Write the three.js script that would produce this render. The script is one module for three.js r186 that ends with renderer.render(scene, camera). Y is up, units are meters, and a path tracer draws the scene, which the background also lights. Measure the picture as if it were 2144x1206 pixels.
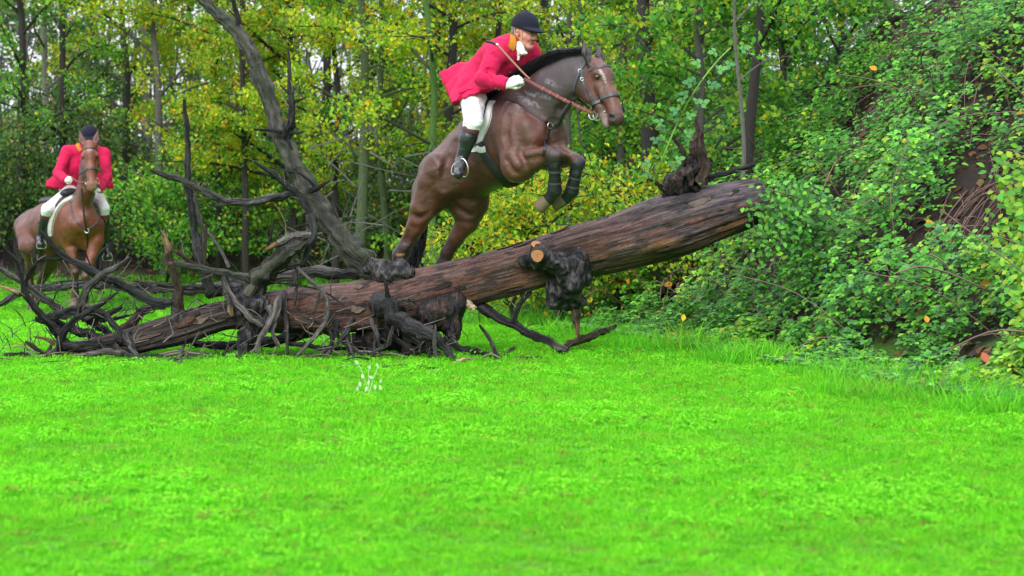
import * as THREE from 'three';
import { mergeGeometries } from 'three/addons/utils/BufferGeometryUtils.js';
import { createNoise3D } from 'simplex-noise';

// ---------------------------------------------------------------- camera, sky, sun, exposure
const scene = new THREE.Scene();
const FOCAL = 3710, CX = 1072, CY = 603, EYE = 1.1, HORIZON = 454;      // lens in pixels of the photograph
const PITCH = Math.atan((CY - HORIZON) / FOCAL);
const camera = new THREE.PerspectiveCamera(2 * Math.atan(CY / FOCAL) * 180 / Math.PI, 2144 / 1206, 0.1, 1200);
camera.position.set(0, EYE, 0);
camera.rotation.x = -PITCH;
camera.focus = 13.9;
camera.userData.fStop = 2.8;
scene.add(camera);

function overcastSky() {                                                 // an even grey-white cloud deck, brighter overhead
  const W = 128, H = 64, data = new Float32Array(W * H * 4);
  for (let j = 0; j < H; j++) {
    const up = Math.sin(((j + 0.5) / H - 0.5) * Math.PI);
    for (let i = 0; i < W; i++) {
      const k = up > 0 ? 0.62 + 1.0 * Math.pow(up, 0.8) : 0.4;
      const o = (j * W + i) * 4;
      data[o] = k * 0.95; data[o + 1] = k * 0.985; data[o + 2] = k * 1.06; data[o + 3] = 1;
    }
  }
  const t = new THREE.DataTexture(data, W, H, THREE.RGBAFormat, THREE.FloatType);
  t.mapping = THREE.EquirectangularReflectionMapping; t.magFilter = t.minFilter = THREE.LinearFilter; t.needsUpdate = true;
  return t;
}
const skyTex = overcastSky();
scene.background = skyTex; scene.environment = skyTex;
const sun = new THREE.DirectionalLight(new THREE.Color(1, 0.97, 0.92), 1.5);
sun.position.set(-10, 26, 20); sun.target.position.set(0, 0, -16);
sun.castShadow = true; sun.shadow.radius = 40; sun.shadow.mapSize.set(2048, 2048);
Object.assign(sun.shadow.camera, { left: -30, right: 30, top: 30, bottom: -30, near: 1, far: 120 });
scene.add(sun, sun.target);
const renderer = new THREE.WebGLRenderer({ antialias: true });
renderer.toneMapping = THREE.LinearToneMapping;
renderer.toneMappingExposure = 1.6;
renderer.shadowMap.enabled = true;

// ---------------------------------------------------------------- small helpers
const V = (x, y, z) => new THREE.Vector3(x, y, z);
function rng(seed) { let a = seed >>> 0; return () => { a = (a + 0x6D2B79F5) | 0; let t = Math.imul(a ^ (a >>> 15), 1 | a); t = (t + Math.imul(t ^ (t >>> 7), 61 | t)) ^ t; return ((t ^ (t >>> 14)) >>> 0) / 4294967296; }; }
const noise = createNoise3D(rng(11));
const fbm = (x, y, z, n = 3) => { let s = 0, a = 0.5; for (let i = 0; i < n; i++) { s += a * noise(x, y, z); x *= 2.03; y *= 2.03; z *= 2.03; a *= 0.5; } return s; };
const clamp = (x, a = 0, b = 1) => Math.min(b, Math.max(a, x)), mix = (a, b, t) => a + (b - a) * t, smooth = (a, b, x) => { const t = clamp((x - a) / (b - a)); return t * t * (3 - 2 * t); };
const lin = (r, g, b) => new THREE.Color().setRGB(r / 255, g / 255, b / 255, THREE.SRGBColorSpace);
const SP = Math.sin(PITCH), CP = Math.cos(PITCH);
function P(px, py, D) {                                                  // a measured place: photo column and row at that distance
  const x = (px - CX) / FOCAL * D, y = -(py - CY) / FOCAL * D;
  return V(x, EYE + y * CP - D * SP, -D * CP - y * SP);
}
function rayTo(px, py) { return P(px, py, 1).sub(V(0, EYE, 0)).normalize(); }
function toPx(p) { const y = p.y - EYE, D = -p.z * CP - y * SP, yy = y * CP - p.z * SP; return [CX + p.x / D * FOCAL, CY - yy / D * FOCAL, D]; }
const used = new Map();
function numbered(name) { const n = used.get(name) || 0; used.set(name, n + 1); return n ? `${name}_${String(n).padStart(3, '0')}` : name; }
function tag(o, label, category, group) { o.userData.label = label; o.userData.category = category; if (group) o.userData.group = group; return o; }
function thing(name, label, category, at = V(0, 0, 0), group) { const g = new THREE.Group(); g.name = numbered(name); g.position.copy(at); scene.add(g); return tag(g, label, category, group); }
function part(name, geo, mat, parent, local = true) {                    // geometry given in world metres is moved into its parent's axes
  if (local && parent && parent !== scene) { const o = V(0, 0, 0); for (let q = parent; q && q !== scene; q = q.parent) o.add(q.position); geo.translate(-o.x, -o.y, -o.z); }
  const m = new THREE.Mesh(geo, mat); m.name = name; m.castShadow = m.receiveShadow = true; (parent || scene).add(m); return m;
}
function copies(name, geo, mat, list, parent, kind = 'stuff') {           // list of { m: Matrix4, c: Color }
  const im = new THREE.InstancedMesh(geo, mat, list.length); im.name = name; im.castShadow = im.receiveShadow = true;
  const o = V(0, 0, 0); for (let q = parent; q && q !== scene; q = q.parent) o.add(q.position);
  list.forEach((e, i) => { e.m.elements[12] -= o.x; e.m.elements[13] -= o.y; e.m.elements[14] -= o.z; im.setMatrixAt(i, e.m); im.setColorAt(i, e.c); });
  if (kind) im.userData.kind = kind;
  (parent || scene).add(im); return im;
}
function buffer(pos, idx, o = {}) {
  const g = new THREE.BufferGeometry(); g.setAttribute('position', new THREE.Float32BufferAttribute(pos, 3));
  if (o.uv) g.setAttribute('uv', new THREE.Float32BufferAttribute(o.uv, 2));
  if (o.color) g.setAttribute('color', new THREE.Float32BufferAttribute(o.color, 3));
  g.setIndex(idx);
  if (o.normal) g.setAttribute('normal', new THREE.Float32BufferAttribute(o.normal, 3)); else g.computeVertexNormals();
  return g;
}
function texture(n, fn, { srgb = false, rx = 1, ry = 1 } = {}) {           // n x n tileable grey or colour texture
  const d = new Uint8Array(n * n * 4);
  for (let j = 0; j < n; j++) for (let i = 0; i < n; i++) { const c = fn(i / n, j / n), o = (j * n + i) * 4; for (let k = 0; k < 3; k++) d[o + k] = 255 * clamp(Array.isArray(c) ? c[k] : c); d[o + 3] = 255; }
  const t = new THREE.DataTexture(d, n, n); t.wrapS = t.wrapT = THREE.RepeatWrapping; t.magFilter = THREE.LinearFilter; t.minFilter = THREE.LinearFilter; if (srgb) t.colorSpace = THREE.SRGBColorSpace; t.repeat.set(rx, ry); t.needsUpdate = true; return t;
}
const torus4 = (u, v, f, g) => noise(Math.cos(u * 6.2832) * f, Math.sin(u * 6.2832) * f + 7.3 * Math.cos(v * 6.2832) * g * 0.35, Math.sin(v * 6.2832) * g);
const barkTex = texture(512, (u, v) => 0.5 + 0.28 * torus4(u, v, 5.5, 0.7) + 0.22 * torus4(u + 0.31, v, 11, 1.2) + 0.15 * torus4(u, v + 0.4, 20, 2.5));
const clothTex = texture(256, (u, v) => 0.5 + 0.25 * Math.sin(u * 6.2832 * 40) * Math.sin(v * 6.2832 * 40) + 0.25 * torus4(u, v, 9, 9), { rx: 8, ry: 8 });
const hairTex = texture(512, (u, v) => 0.5 + 0.3 * torus4(u, v, 4, 26) + 0.25 * torus4(u + 0.2, v, 9, 40), { rx: 3.2, ry: 3.2 });
// ---------------------------------------------------------------- smooth solid fields (bodies, clothes) meshed into one surface
class Field {
  constructor(k = 0.04) { this.p = []; this.planes = []; this.k = k; this.disp = null; this.reach = 0; }
  cone(a, b, ra, rb, o = {}) {
    const ba = b.clone().sub(a), L2 = Math.max(1e-9, ba.lengthSq());
    const q = { t: 0, ax: a.x, ay: a.y, az: a.z, bx: ba.x, by: ba.y, bz: ba.z, L2, ra, rb, k: o.k ?? this.k, c: o.c, neg: !!o.neg, w: o.w || 1 };
    if (o.w && o.lat) { const l = o.lat.clone(); if (L2 > 1e-6) l.addScaledVector(ba, -l.dot(ba) / L2); l.normalize(); q.lx = l.x; q.ly = l.y; q.lz = l.z; q.lw = 1 / o.w - 1; q.mw = Math.min(1, o.w * 1.15); }
    q.s = a.clone().add(b).multiplyScalar(0.5); q.R = Math.sqrt(L2) / 2 + Math.max(ra, rb) * Math.max(1, q.w);
    this.p.push(q); return this;
  }
  chain(list, o = {}) { for (let i = 0; i + 1 < list.length; i++) this.cone(list[i][0], list[i + 1][0], list[i][1], list[i + 1][1], { ...o, c: list[i][2] || o.c }); return this; }
  ball(a, r, o = {}) { return this.cone(a, a.clone().add(V(1e-4, 0, 0)), r, r, o); }
  ell(c, r, ex, ey, o = {}) {                                            // ellipsoid with radii r along ex, ey, ex x ey
    const X = ex.clone().normalize(), Z = X.clone().cross(ey).normalize(), Y = Z.clone().cross(X);
    this.p.push({ t: 1, s: c.clone(), X, Y, Z, r, R: Math.max(...r), k: o.k ?? this.k, c: o.c, neg: !!o.neg }); return this;
  }
  sub(f, o = {}) { const b = f.bounds(0); this.p.push({ t: 2, f, s: b.getCenter(V()), R: b.getSize(V()).length() / 2, k: o.k ?? this.k, c: o.c, neg: !!o.neg }); return this; }
  plane(p, n) { n = n.clone().normalize(); this.planes.push([n.x, n.y, n.z, -n.dot(p)]); return this; }   // keeps what lies against n
  one(q, x, y, z) {
    if (q.t === 0) {
      let dx = x - q.ax, dy = y - q.ay, dz = z - q.az;
      if (q.lw !== undefined) { const t = (dx * q.lx + dy * q.ly + dz * q.lz) * q.lw; dx += q.lx * t; dy += q.ly * t; dz += q.lz * t; }
      const h = clamp((dx * q.bx + dy * q.by + dz * q.bz) / q.L2);
      dx -= q.bx * h; dy -= q.by * h; dz -= q.bz * h;
      return Math.sqrt(dx * dx + dy * dy + dz * dz) - (q.ra + (q.rb - q.ra) * h);
    }
    if (q.t === 1) {
      const dx = x - q.s.x, dy = y - q.s.y, dz = z - q.s.z, a = dx * q.X.x + dy * q.X.y + dz * q.X.z, b = dx * q.Y.x + dy * q.Y.y + dz * q.Y.z, c = dx * q.Z.x + dy * q.Z.y + dz * q.Z.z;
      const [r0, r1, r2] = q.r, k0 = Math.hypot(a / r0, b / r1, c / r2), k1 = Math.hypot(a / r0 / r0, b / r1 / r1, c / r2 / r2);
      return k1 < 1e-6 ? -Math.min(r0, r1, r2) : k0 * (k0 - 1) / k1;
    }
    return q.f.at(x, y, z);
  }
  at(x, y, z, prims = this.p, col = null) {
    let d = 1e3, first = true, cr = 0, cg = 0, cb = 0;
    for (const q of prims) {
      const e = this.one(q, x, y, z), k = q.k;
      if (q.neg) { const h = clamp(0.5 - 0.5 * (d + e) / k); d = mix(d, -e, h) + k * h * (1 - h); if (col && q.c) { cr = mix(cr, q.c.r, h); cg = mix(cg, q.c.g, h); cb = mix(cb, q.c.b, h); } continue; }
      if (first) { d = e; first = false; if (col && q.c) { cr = q.c.r; cg = q.c.g; cb = q.c.b; } continue; }
      const h = clamp(0.5 + 0.5 * (d - e) / k);                         // share of the new one
      if (h > 0) { d = mix(d, e, h) - k * h * (1 - h); if (col && q.c) { cr = mix(cr, q.c.r, h); cg = mix(cg, q.c.g, h); cb = mix(cb, q.c.b, h); } }
    }
    for (const n of this.planes) { const e = n[0] * x + n[1] * y + n[2] * z + n[3], k = 0.012, h = clamp(0.5 + 0.5 * (e - d) / k); d = mix(d, e, h) + k * h * (1 - h); }
    if (this.disp) d += this.disp(x, y, z);
    if (col) { col[0] = cr; col[1] = cg; col[2] = cb; }
    return d;
  }
  grad(p, e = 0.004) { const g = V(this.at(p.x + e, p.y, p.z) - this.at(p.x - e, p.y, p.z), this.at(p.x, p.y + e, p.z) - this.at(p.x, p.y - e, p.z), this.at(p.x, p.y, p.z + e) - this.at(p.x, p.y, p.z - e)); return g.normalize(); }
  bounds(pad) { const b = new THREE.Box3(); for (const q of this.p) if (!q.neg) { b.expandByPoint(q.s.clone().addScalar(q.R + pad)); b.expandByPoint(q.s.clone().addScalar(-q.R - pad)); } return b; }
  hit(px, py, from = 6, to = 40) {                                       // where the line of sight through that pixel meets the solid
    const r = rayTo(px, py); let t = from, best = 9, bt = from;
    for (let i = 0; i < 400 && t < to; i++) { const d = this.at(r.x * t, EYE + r.y * t, r.z * t); if (d < 0.0008) return V(r.x * t, EYE + r.y * t, r.z * t); if (d < best) { best = d; bt = t; } t += Math.min(0.3, d * 0.55); }
    return this.snap(V(r.x * bt, EYE + r.y * bt, r.z * bt));   // the skin nearest to a line that misses
  }
  cast(p, dir) { let t = 0; for (let i = 0; i < 200 && t < 3; i++) { const d = this.at(p.x + dir.x * t, p.y + dir.y * t, p.z + dir.z * t); if (d < 0.0008) break; t += d * 0.5; } return p.clone().addScaledVector(dir, t); }
  snap(p, off = 0) { const q = p.clone(); for (let i = 0; i < 12; i++) q.addScaledVector(this.grad(q), -(this.at(q.x, q.y, q.z) - off) * 0.6); return q; }
  ring(c, axis, ref, n = 48, off = 0, a0 = 0, a1 = Math.PI * 2, far = 0.24) {          // points of the skin round c, in the plane across axis
    const A = axis.clone().normalize(), X = ref.clone().addScaledVector(A, -ref.dot(A)).normalize(), Y = A.clone().cross(X), out = [];
    for (let i = 0; i <= n; i++) { const t = mix(a0, a1, i / n), d = X.clone().multiplyScalar(Math.cos(t)).addScaledVector(Y, Math.sin(t)); const p = this.cast(c.clone().addScaledVector(d, far), d.clone().negate()); out.push(p.addScaledVector(d, off)); }
    return out;
  }
  mesh(cell, { paint, U, Vv, box } = {}) {
    const b = box || this.bounds(this.k + cell * 2), n = [0, 1, 2].map((i) => Math.ceil((b.max.getComponent(i) - b.min.getComponent(i)) / cell / 8) * 8 + 1), [nx, ny, nz] = n, o = b.min;
    const val = new Float32Array(nx * ny * nz).fill(1), B = 8, diag = B * cell * 0.87;
    for (let bz = 0; bz < nz - 1; bz += B) for (let by = 0; by < ny - 1; by += B) for (let bx = 0; bx < nx - 1; bx += B) {
      const cx = o.x + (bx + B / 2) * cell, cy = o.y + (by + B / 2) * cell, cz = o.z + (bz + B / 2) * cell, d0 = this.at(cx, cy, cz);
      if (Math.abs(d0) > diag * 2.4 + 0.02) { if (d0 < 0) for (let z = bz; z <= Math.min(bz + B, nz - 1); z++) for (let y = by; y <= by + B; y++) for (let x = bx; x <= bx + B; x++) val[(z * ny + y) * nx + x] = -1; continue; }
      const near = this.p.filter((q) => q.neg || Math.hypot(q.s.x - cx, q.s.y - cy, q.s.z - cz) - q.R < diag * 2.4 + 0.03 + q.k * 2 || this.one(q, cx, cy, cz) < diag * 2.6 + q.k * 2);
      for (let z = bz; z <= bz + B; z++) for (let y = by; y <= by + B; y++) for (let x = bx; x <= bx + B; x++) { val[(z * ny + y) * nx + x] = this.at(o.x + x * cell, o.y + y * cell, o.z + z * cell, near.length ? near : this.p); }
    }
    const ids = new Int32Array(nx * ny * nz).fill(-1), pos = [], idx = [];
    const off = [0, 1, nx, nx + 1, nx * ny, nx * ny + 1, nx * ny + nx, nx * ny + nx + 1], edges = [[0, 1], [2, 3], [4, 5], [6, 7], [0, 2], [1, 3], [4, 6], [5, 7], [0, 4], [1, 5], [2, 6], [3, 7]];
    for (let z = 0; z < nz - 1; z++) for (let y = 0; y < ny - 1; y++) for (let x = 0; x < nx - 1; x++) {
      const i = (z * ny + y) * nx + x; let m = 0; for (let c = 0; c < 8; c++) if (val[i + off[c]] < 0) m |= 1 << c;
      if (m === 0 || m === 255) continue;
      let sx = 0, sy = 0, sz = 0, s = 0;
      for (const [a, c] of edges) { const va = val[i + off[a]], vc = val[i + off[c]]; if ((va < 0) === (vc < 0)) continue; const t = va / (va - vc); sx += mix(a & 1, c & 1, t); sy += mix((a >> 1) & 1, (c >> 1) & 1, t); sz += mix(a >> 2, c >> 2, t); s++; }
      ids[i] = pos.length / 3; pos.push(o.x + (x + sx / s) * cell, o.y + (y + sy / s) * cell, o.z + (z + sz / s) * cell);
    }
    const quad = (a, b2, c, d, flip) => { if (a < 0 || b2 < 0 || c < 0 || d < 0) return; if (flip) idx.push(a, c, b2, a, d, c); else idx.push(a, b2, c, a, c, d); };
    for (let z = 1; z < nz - 1; z++) for (let y = 1; y < ny - 1; y++) for (let x = 1; x < nx - 1; x++) {
      const i = (z * ny + y) * nx + x, v = val[i] < 0, X = 1, Y = nx, Z = nx * ny;
      if (v !== val[i + X] < 0) quad(ids[i - Y - Z], ids[i - Z], ids[i], ids[i - Y], !v);
      if (v !== val[i + Y] < 0) quad(ids[i - X - Z], ids[i - X], ids[i], ids[i - Z], !v);
      if (v !== val[i + Z] < 0) quad(ids[i - X - Y], ids[i - Y], ids[i], ids[i - X], !v);
    }
    const N = pos.length / 3, normal = new Float32Array(N * 3), color = new Float32Array(N * 3), uv = new Float32Array(N * 2), col = [0, 0, 0], p = V();
    for (let i = 0; i < N; i++) {
      p.set(pos[i * 3], pos[i * 3 + 1], pos[i * 3 + 2]);
      const g = this.grad(p, cell * 0.45); normal[i * 3] = g.x; normal[i * 3 + 1] = g.y; normal[i * 3 + 2] = g.z;
      this.at(p.x, p.y, p.z, this.p, col); if (paint) paint(p, g, col);
      color[i * 3] = col[0]; color[i * 3 + 1] = col[1]; color[i * 3 + 2] = col[2];
      uv[i * 2] = U ? p.dot(U) : p.x; uv[i * 2 + 1] = Vv ? p.dot(Vv) : p.y;
    }
    return buffer(pos, idx, { normal, color, uv });
  }
}
// a leather strap: flat section swept along points, its face turned along the given normals
function strap(pts, normals, w, t, closed = false) {
  const n = pts.length, pos = [], idx = [], uv = []; let run = 0;
  for (let i = 0; i < n; i++) {
    const a = pts[Math.max(0, i - 1)], b = pts[Math.min(n - 1, i + 1)], T = b.clone().sub(a).normalize(), N = normals[i].clone().addScaledVector(T, -normals[i].dot(T)).normalize(), S = T.clone().cross(N);
    const ww = typeof w === 'function' ? w(i / (n - 1)) : w; if (i) run += pts[i].distanceTo(pts[i - 1]);
    for (const [s, h] of [[-0.5, 0], [-0.42, 1], [0.42, 1], [0.5, 0], [0.42, -0.6], [-0.42, -0.6]]) { const q = pts[i].clone().addScaledVector(S, s * ww).addScaledVector(N, h * t); pos.push(q.x, q.y, q.z); uv.push(s * ww, run); }
  }
  for (let i = 0; i + 1 < n; i++) for (let k = 0; k < 6; k++) { const a = i * 6 + k, b = i * 6 + (k + 1) % 6, c = a + 6, d = b + 6; idx.push(a, b, c, b, d, c); }
  if (!closed) { const e = (n - 1) * 6; idx.push(0, 2, 1, 0, 3, 2, 0, 4, 3, 0, 5, 4, e, e + 1, e + 2, e, e + 2, e + 3, e, e + 3, e + 4, e, e + 4, e + 5); }
  const g = buffer(pos, idx, { uv }); return g;
}
function spline(pts, n, closed = false) { return new THREE.CatmullRomCurve3(pts, closed, 'centripetal').getPoints(n); }
function strapOn(field, pts, w, t, n = 40, lift = 0.002) { const c = spline(pts, n).map((p) => field.snap(p, lift)); return strap(c, c.map((p) => field.grad(p)), w, t); }
function tube(pts, r, sides = 8, n = 0, closed = false) {                 // round section, radius a number or function of 0..1
  const c = n ? spline(pts, n, closed) : pts, pos = [], idx = [], uv = [], N = c.length; let run = 0, S = null;
  for (let i = 0; i < N; i++) {
    const T = c[Math.min(N - 1, i + 1)].clone().sub(c[Math.max(0, i - 1)]).normalize();
    if (!S) { S = V(0, 1, 0).cross(T); if (S.length() < 0.2) S = V(1, 0, 0).cross(T); } S.addScaledVector(T, -S.dot(T)).normalize();
    const B = T.clone().cross(S), R = typeof r === 'function' ? r(i / (N - 1)) : r; if (i) run += c[i].distanceTo(c[i - 1]);
    for (let k = 0; k <= sides; k++) { const a = k / sides * Math.PI * 2, q = c[i].clone().addScaledVector(S, Math.cos(a) * R).addScaledVector(B, Math.sin(a) * R); pos.push(q.x, q.y, q.z); uv.push(k / sides, run); }
  }
  const w = sides + 1;
  for (let i = 0; i + 1 < N; i++) for (let k = 0; k < sides; k++) { const a = i * w + k, b = a + 1, d = a + w, e = d + 1; idx.push(a, b, d, b, e, d); }
  if (!closed) for (const [e, f] of [[0, 1], [N - 1, 0]]) { const m = pos.length / 3; pos.push(c[e].x, c[e].y, c[e].z); uv.push(0.5, run); for (let k = 0; k < sides; k++) f ? idx.push(m, e * w + k + 1, e * w + k) : idx.push(m, e * w + k, e * w + k + 1); }
  return buffer(pos, idx, { uv });
}
// ---------------------------------------------------------------- horses
const hideMat = new THREE.MeshPhysicalMaterial({ color: new THREE.Color(0.62, 0.6, 0.64), vertexColors: true, roughness: 0.38, specularIntensity: 1, clearcoat: 0.3, clearcoatRoughness: 0.35, bumpMap: hairTex, bumpScale: 0.0025, sheen: 0.3, sheenRoughness: 0.4, sheenColor: new THREE.Color(0.5, 0.48, 0.66) });
const maneMat = new THREE.MeshPhysicalMaterial({ color: new THREE.Color(0.012, 0.012, 0.016), roughness: 0.42 });
const darkTailMat = new THREE.MeshStandardMaterial({ color: new THREE.Color(0.02, 0.014, 0.011), roughness: 0.6 });
const hoofMat = new THREE.MeshStandardMaterial({ color: new THREE.Color(0.17, 0.115, 0.075), roughness: 0.65, bumpMap: hairTex, bumpScale: 0.002 });
const eyeMat = new THREE.MeshPhysicalMaterial({ color: new THREE.Color(0.01, 0.008, 0.008), roughness: 0.08, clearcoat: 1 });
const leatherMat = new THREE.MeshPhysicalMaterial({ color: new THREE.Color(0.014, 0.013, 0.017), roughness: 0.42, bumpMap: clothTex, bumpScale: 0.0006 });
const greyLeatherMat = new THREE.MeshPhysicalMaterial({ color: new THREE.Color(0.045, 0.045, 0.058), roughness: 0.4 });
const steelMat = new THREE.MeshStandardMaterial({ color: new THREE.Color(0.62, 0.62, 0.6), metalness: 1, roughness: 0.28 });
const reinMat = new THREE.MeshStandardMaterial({ color: new THREE.Color(0.16, 0.03, 0.03), roughness: 0.6 });
const padMat = new THREE.MeshStandardMaterial({ color: new THREE.Color(0.72, 0.72, 0.74), roughness: 0.95 });
const fleeceMat = new THREE.MeshStandardMaterial({ color: new THREE.Color(0.6, 0.58, 0.54), roughness: 1, bumpMap: clothTex, bumpScale: 0.004 });

function headFrame(poll, a, l) { a = a.clone().normalize(); l = l.clone().addScaledVector(a, -l.dot(a)).normalize(); const n = l.clone().cross(a).multiplyScalar(1); return { o: poll, a, l, n, at: (s, f, w = 0) => poll.clone().addScaledVector(a, s).addScaledVector(n, f).addScaledVector(l, w) }; }
function horseField(h) {
  const f = new Field(0.07), C = h.col, L = h.L, up = h.up;
  // trunk
  f.chain(h.trunk, { lat: L, w: 0.8, k: 0.09 });
  for (const s of [1, -1]) f.cone(h.trunk[0][0].clone().addScaledVector(L, s * 0.13), h.trunk[0][0].clone().addScaledVector(L, s * 0.11).addScaledVector(h.back, 0.09).addScaledVector(up, -0.09), 0.16, 0.13, { c: C.rump, k: 0.08 });
  f.chain(h.withers, { lat: L, w: 0.55, k: 0.08, c: C.shoulder });
  for (const s of [1, -1]) f.ball(h.chest.clone().addScaledVector(L, s * 0.09).addScaledVector(up, -0.02), 0.125, { c: C.chest, k: 0.06 });
  f.chain(h.neck, { lat: h.Ln, w: 0.52, k: 0.09 });
  // head
  const q = headFrame(h.poll, h.headAxis, h.Lh); f.head = q; const S = h.headScale || 1, A = (s, n, w) => q.at(s * S, n * S, (w || 0) * S), o = { lat: q.l, w: 0.8, k: 0.035 };
  f.cone(A(0.03, -0.01), A(0.15, 0.015), 0.088 * S, 0.098 * S, { ...o, c: C.head });
  f.cone(A(0.15, 0.015), A(0.33, 0.022), 0.095 * S, 0.062 * S, { ...o, c: C.head });
  f.cone(A(0.33, 0.022), A(0.5, 0.005), 0.062 * S, 0.058 * S, { ...o, w: 0.95, c: C.head });
  f.ball(A(0.53, -0.012), 0.06 * S, { k: 0.03, c: C.muzzle });
  for (const s of [1, -1]) {
    f.ell(A(0.18, -0.092, s * 0.036), [0.135 * S, 0.115 * S, 0.05 * S], q.a, q.n, { k: 0.035, c: C.cheek });
    f.ball(A(0.155, 0.035, s * 0.07), 0.036 * S, { k: 0.03, c: C.head });
    f.cone(A(0.24, 0.0, s * 0.062), A(0.36, -0.008, s * 0.052), 0.02 * S, 0.012 * S, { k: 0.03, c: C.head });   // cheek bone
    f.cone(A(0.505, 0.012, s * 0.042), A(0.545, 0.0, s * 0.04), 0.027 * S, 0.024 * S, { k: 0.02, c: C.muzzle });
    f.cone(A(0.542, 0.014, s * 0.074), A(0.52, -0.016, s * 0.07), 0.021 * S, 0.014 * S, { k: 0.008, neg: true, c: C.nostril });
    f.ball(A(0.178, 0.036, s * 0.104), 0.019 * S, { neg: true, k: 0.022, c: C.eyelid }); f.cone(A(0.15, 0.04, s * 0.085), A(0.172, 0.058, s * 0.082), 0.012 * S, 0.012 * S, { k: 0.015, c: C.head });
    // ear
    const e0 = A(0.03, 0.0, s * 0.055), e1 = A(-0.055, 0.012 + h.earTip * 0.5, s * 0.082), e2 = A(-0.168, 0.02 + h.earTip, s * (0.085 + (h.earOut || 0)));
    f.cone(e0, e1, 0.033 * S, 0.041 * S, { lat: q.n, w: 0.7, k: 0.02, c: C.ear }); f.cone(e1, e2, 0.041 * S, 0.006 * S, { lat: q.n, w: 0.65, k: 0.015, c: C.ear });
    const en = q.n.clone().multiplyScalar(0.026 * S).addScaledVector(q.l, s * 0.01); f.cone(A(-0.03, 0.02, s * 0.078).add(en), e1.clone().lerp(e2, 0.55).add(en), 0.02 * S, 0.008 * S, { k: 0.01, neg: true, c: C.earIn });
  }
  f.cone(A(0.22, -0.12), A(0.44, -0.072 - (h.jaw || 0)), 0.058 * S, 0.034 * S, { ...o, w: 0.9, c: C.cheek });
  f.cone(A(0.44, -0.07 - (h.jaw || 0)), A(0.515, -0.066 - (h.jaw || 0) * 1.4), 0.036 * S, 0.033 * S, { k: 0.02, c: C.lip });
  if (h.jaw) f.cone(A(0.40, -0.05, 0.05), A(0.56, -0.062, 0.05), 0.006, 0.017, { k: 0.012, neg: true, c: C.mouth }), f.cone(A(0.40, -0.05, -0.03), A(0.57, -0.062, -0.03), 0.006, 0.017, { k: 0.012, neg: true, c: C.mouth });
  // legs: joints with a radius and colour each
  for (const leg of h.legs) for (let i = 0; i + 1 < leg.length; i++) { const a = leg[i], b = leg[i + 1]; f.cone(a[0], b[0], a[1], b[1], { c: b[2], k: i === 0 ? 0.11 : i === 1 ? 0.06 : 0.018, ...(a[3] ? { lat: L, w: a[3] } : {}) }); }
  for (const b of h.extra || []) f.cone(b[0], b[1], b[2], b[3], b[4]);
  f.disp = (x, y, z) => 0.004 * noise(x * 7, y * 7, z * 7) + 0.001 * noise(x * 24, y * 24, z * 24);
  return f;
}
function hairs(list, sides = 4) { return mergeGeometries(list.map(([pts, r]) => tube(pts, (t) => r * (1 - 0.75 * t), sides, 7))); }
function shellOn(field, rows, off, thick, nu = 14, nv = 14) {             // a sheet of leather or cloth lying on the body, rows of guide points
  const cr = rows.map((r) => spline(r, nu)), grid = [];
  for (let i = 0; i <= nu; i++) { const c = spline(cr.map((r) => r[i]), nv); grid.push(c.map((p) => { const s = field.snap(p, off); return [s, field.grad(s)]; })); }
  const pos = [], idx = [], uv = [], W = nv + 1, N = (nu + 1) * W;
  for (const t of [thick, -0.004]) for (let i = 0; i <= nu; i++) for (let j = 0; j <= nv; j++) { const edge = Math.min(i, nu - i, j, nv - j) === 0 && t > 0 ? 0.6 : 1, [p, g] = grid[i][j]; pos.push(p.x + g.x * t * edge, p.y + g.y * t * edge, p.z + g.z * t * edge); uv.push(i * 0.03, j * 0.03); }
  const q = (a, b, c, d) => idx.push(a, b, c, a, c, d);
  for (let i = 0; i < nu; i++) for (let j = 0; j < nv; j++) { const a = i * W + j; q(a, a + W, a + W + 1, a + 1); q(N + a, N + a + 1, N + a + W + 1, N + a + W); }
  for (let i = 0; i < nu; i++) { for (const j of [0, nv]) { const a = i * W + j; q(a, a + W, N + a + W, N + a); } }
  for (let j = 0; j < nv; j++) { for (const i of [0, nu]) { const a = i * W + j; q(a, a + 1, N + a + 1, N + a); } }
  return buffer(pos, idx, { uv });
}
function hoofGeo(coronet, tip, r) {                                       // a flat-soled cone from the coronet to the toe
  const f = new Field(0.01), d = tip.clone().sub(coronet), len = d.length(); d.normalize();
  f.cone(coronet, tip, r * 0.86, r * 1.12, { c: lin(120, 100, 85) }); f.plane(coronet.clone().addScaledVector(d, len + r * 0.35), d); f.plane(coronet.clone().addScaledVector(d, -0.012), d.clone().negate());
  return f.mesh(0.007);
}
function stirrupGeo(c, up, side, R) {                                     // iron bow with a flat tread
  const pts = []; for (let i = 0; i <= 20; i++) { const t = mix(-0.62, Math.PI + 0.62, i / 20), s = Math.sin(t); pts.push(c.clone().addScaledVector(side, Math.cos(t) * R * (s > 0 ? 1 - 0.35 * s * s : 1)).addScaledVector(up, s * R * (s > 0 ? 1.35 : 1))); }
  const a = pts[0], b = pts[20], f = side.clone().cross(up);
  const tread = strap([a, a.clone().lerp(b, 0.5), b], [up, up, up], 0.035, 0.006);
  return mergeGeometries([tube(pts, 0.0065, 8), tread].map((g) => { g.deleteAttribute('uv'); return g; }));
}
const mirrorIn = (c, L) => (p) => p.clone().addScaledVector(L, -2 * p.clone().sub(c).dot(L));

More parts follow.
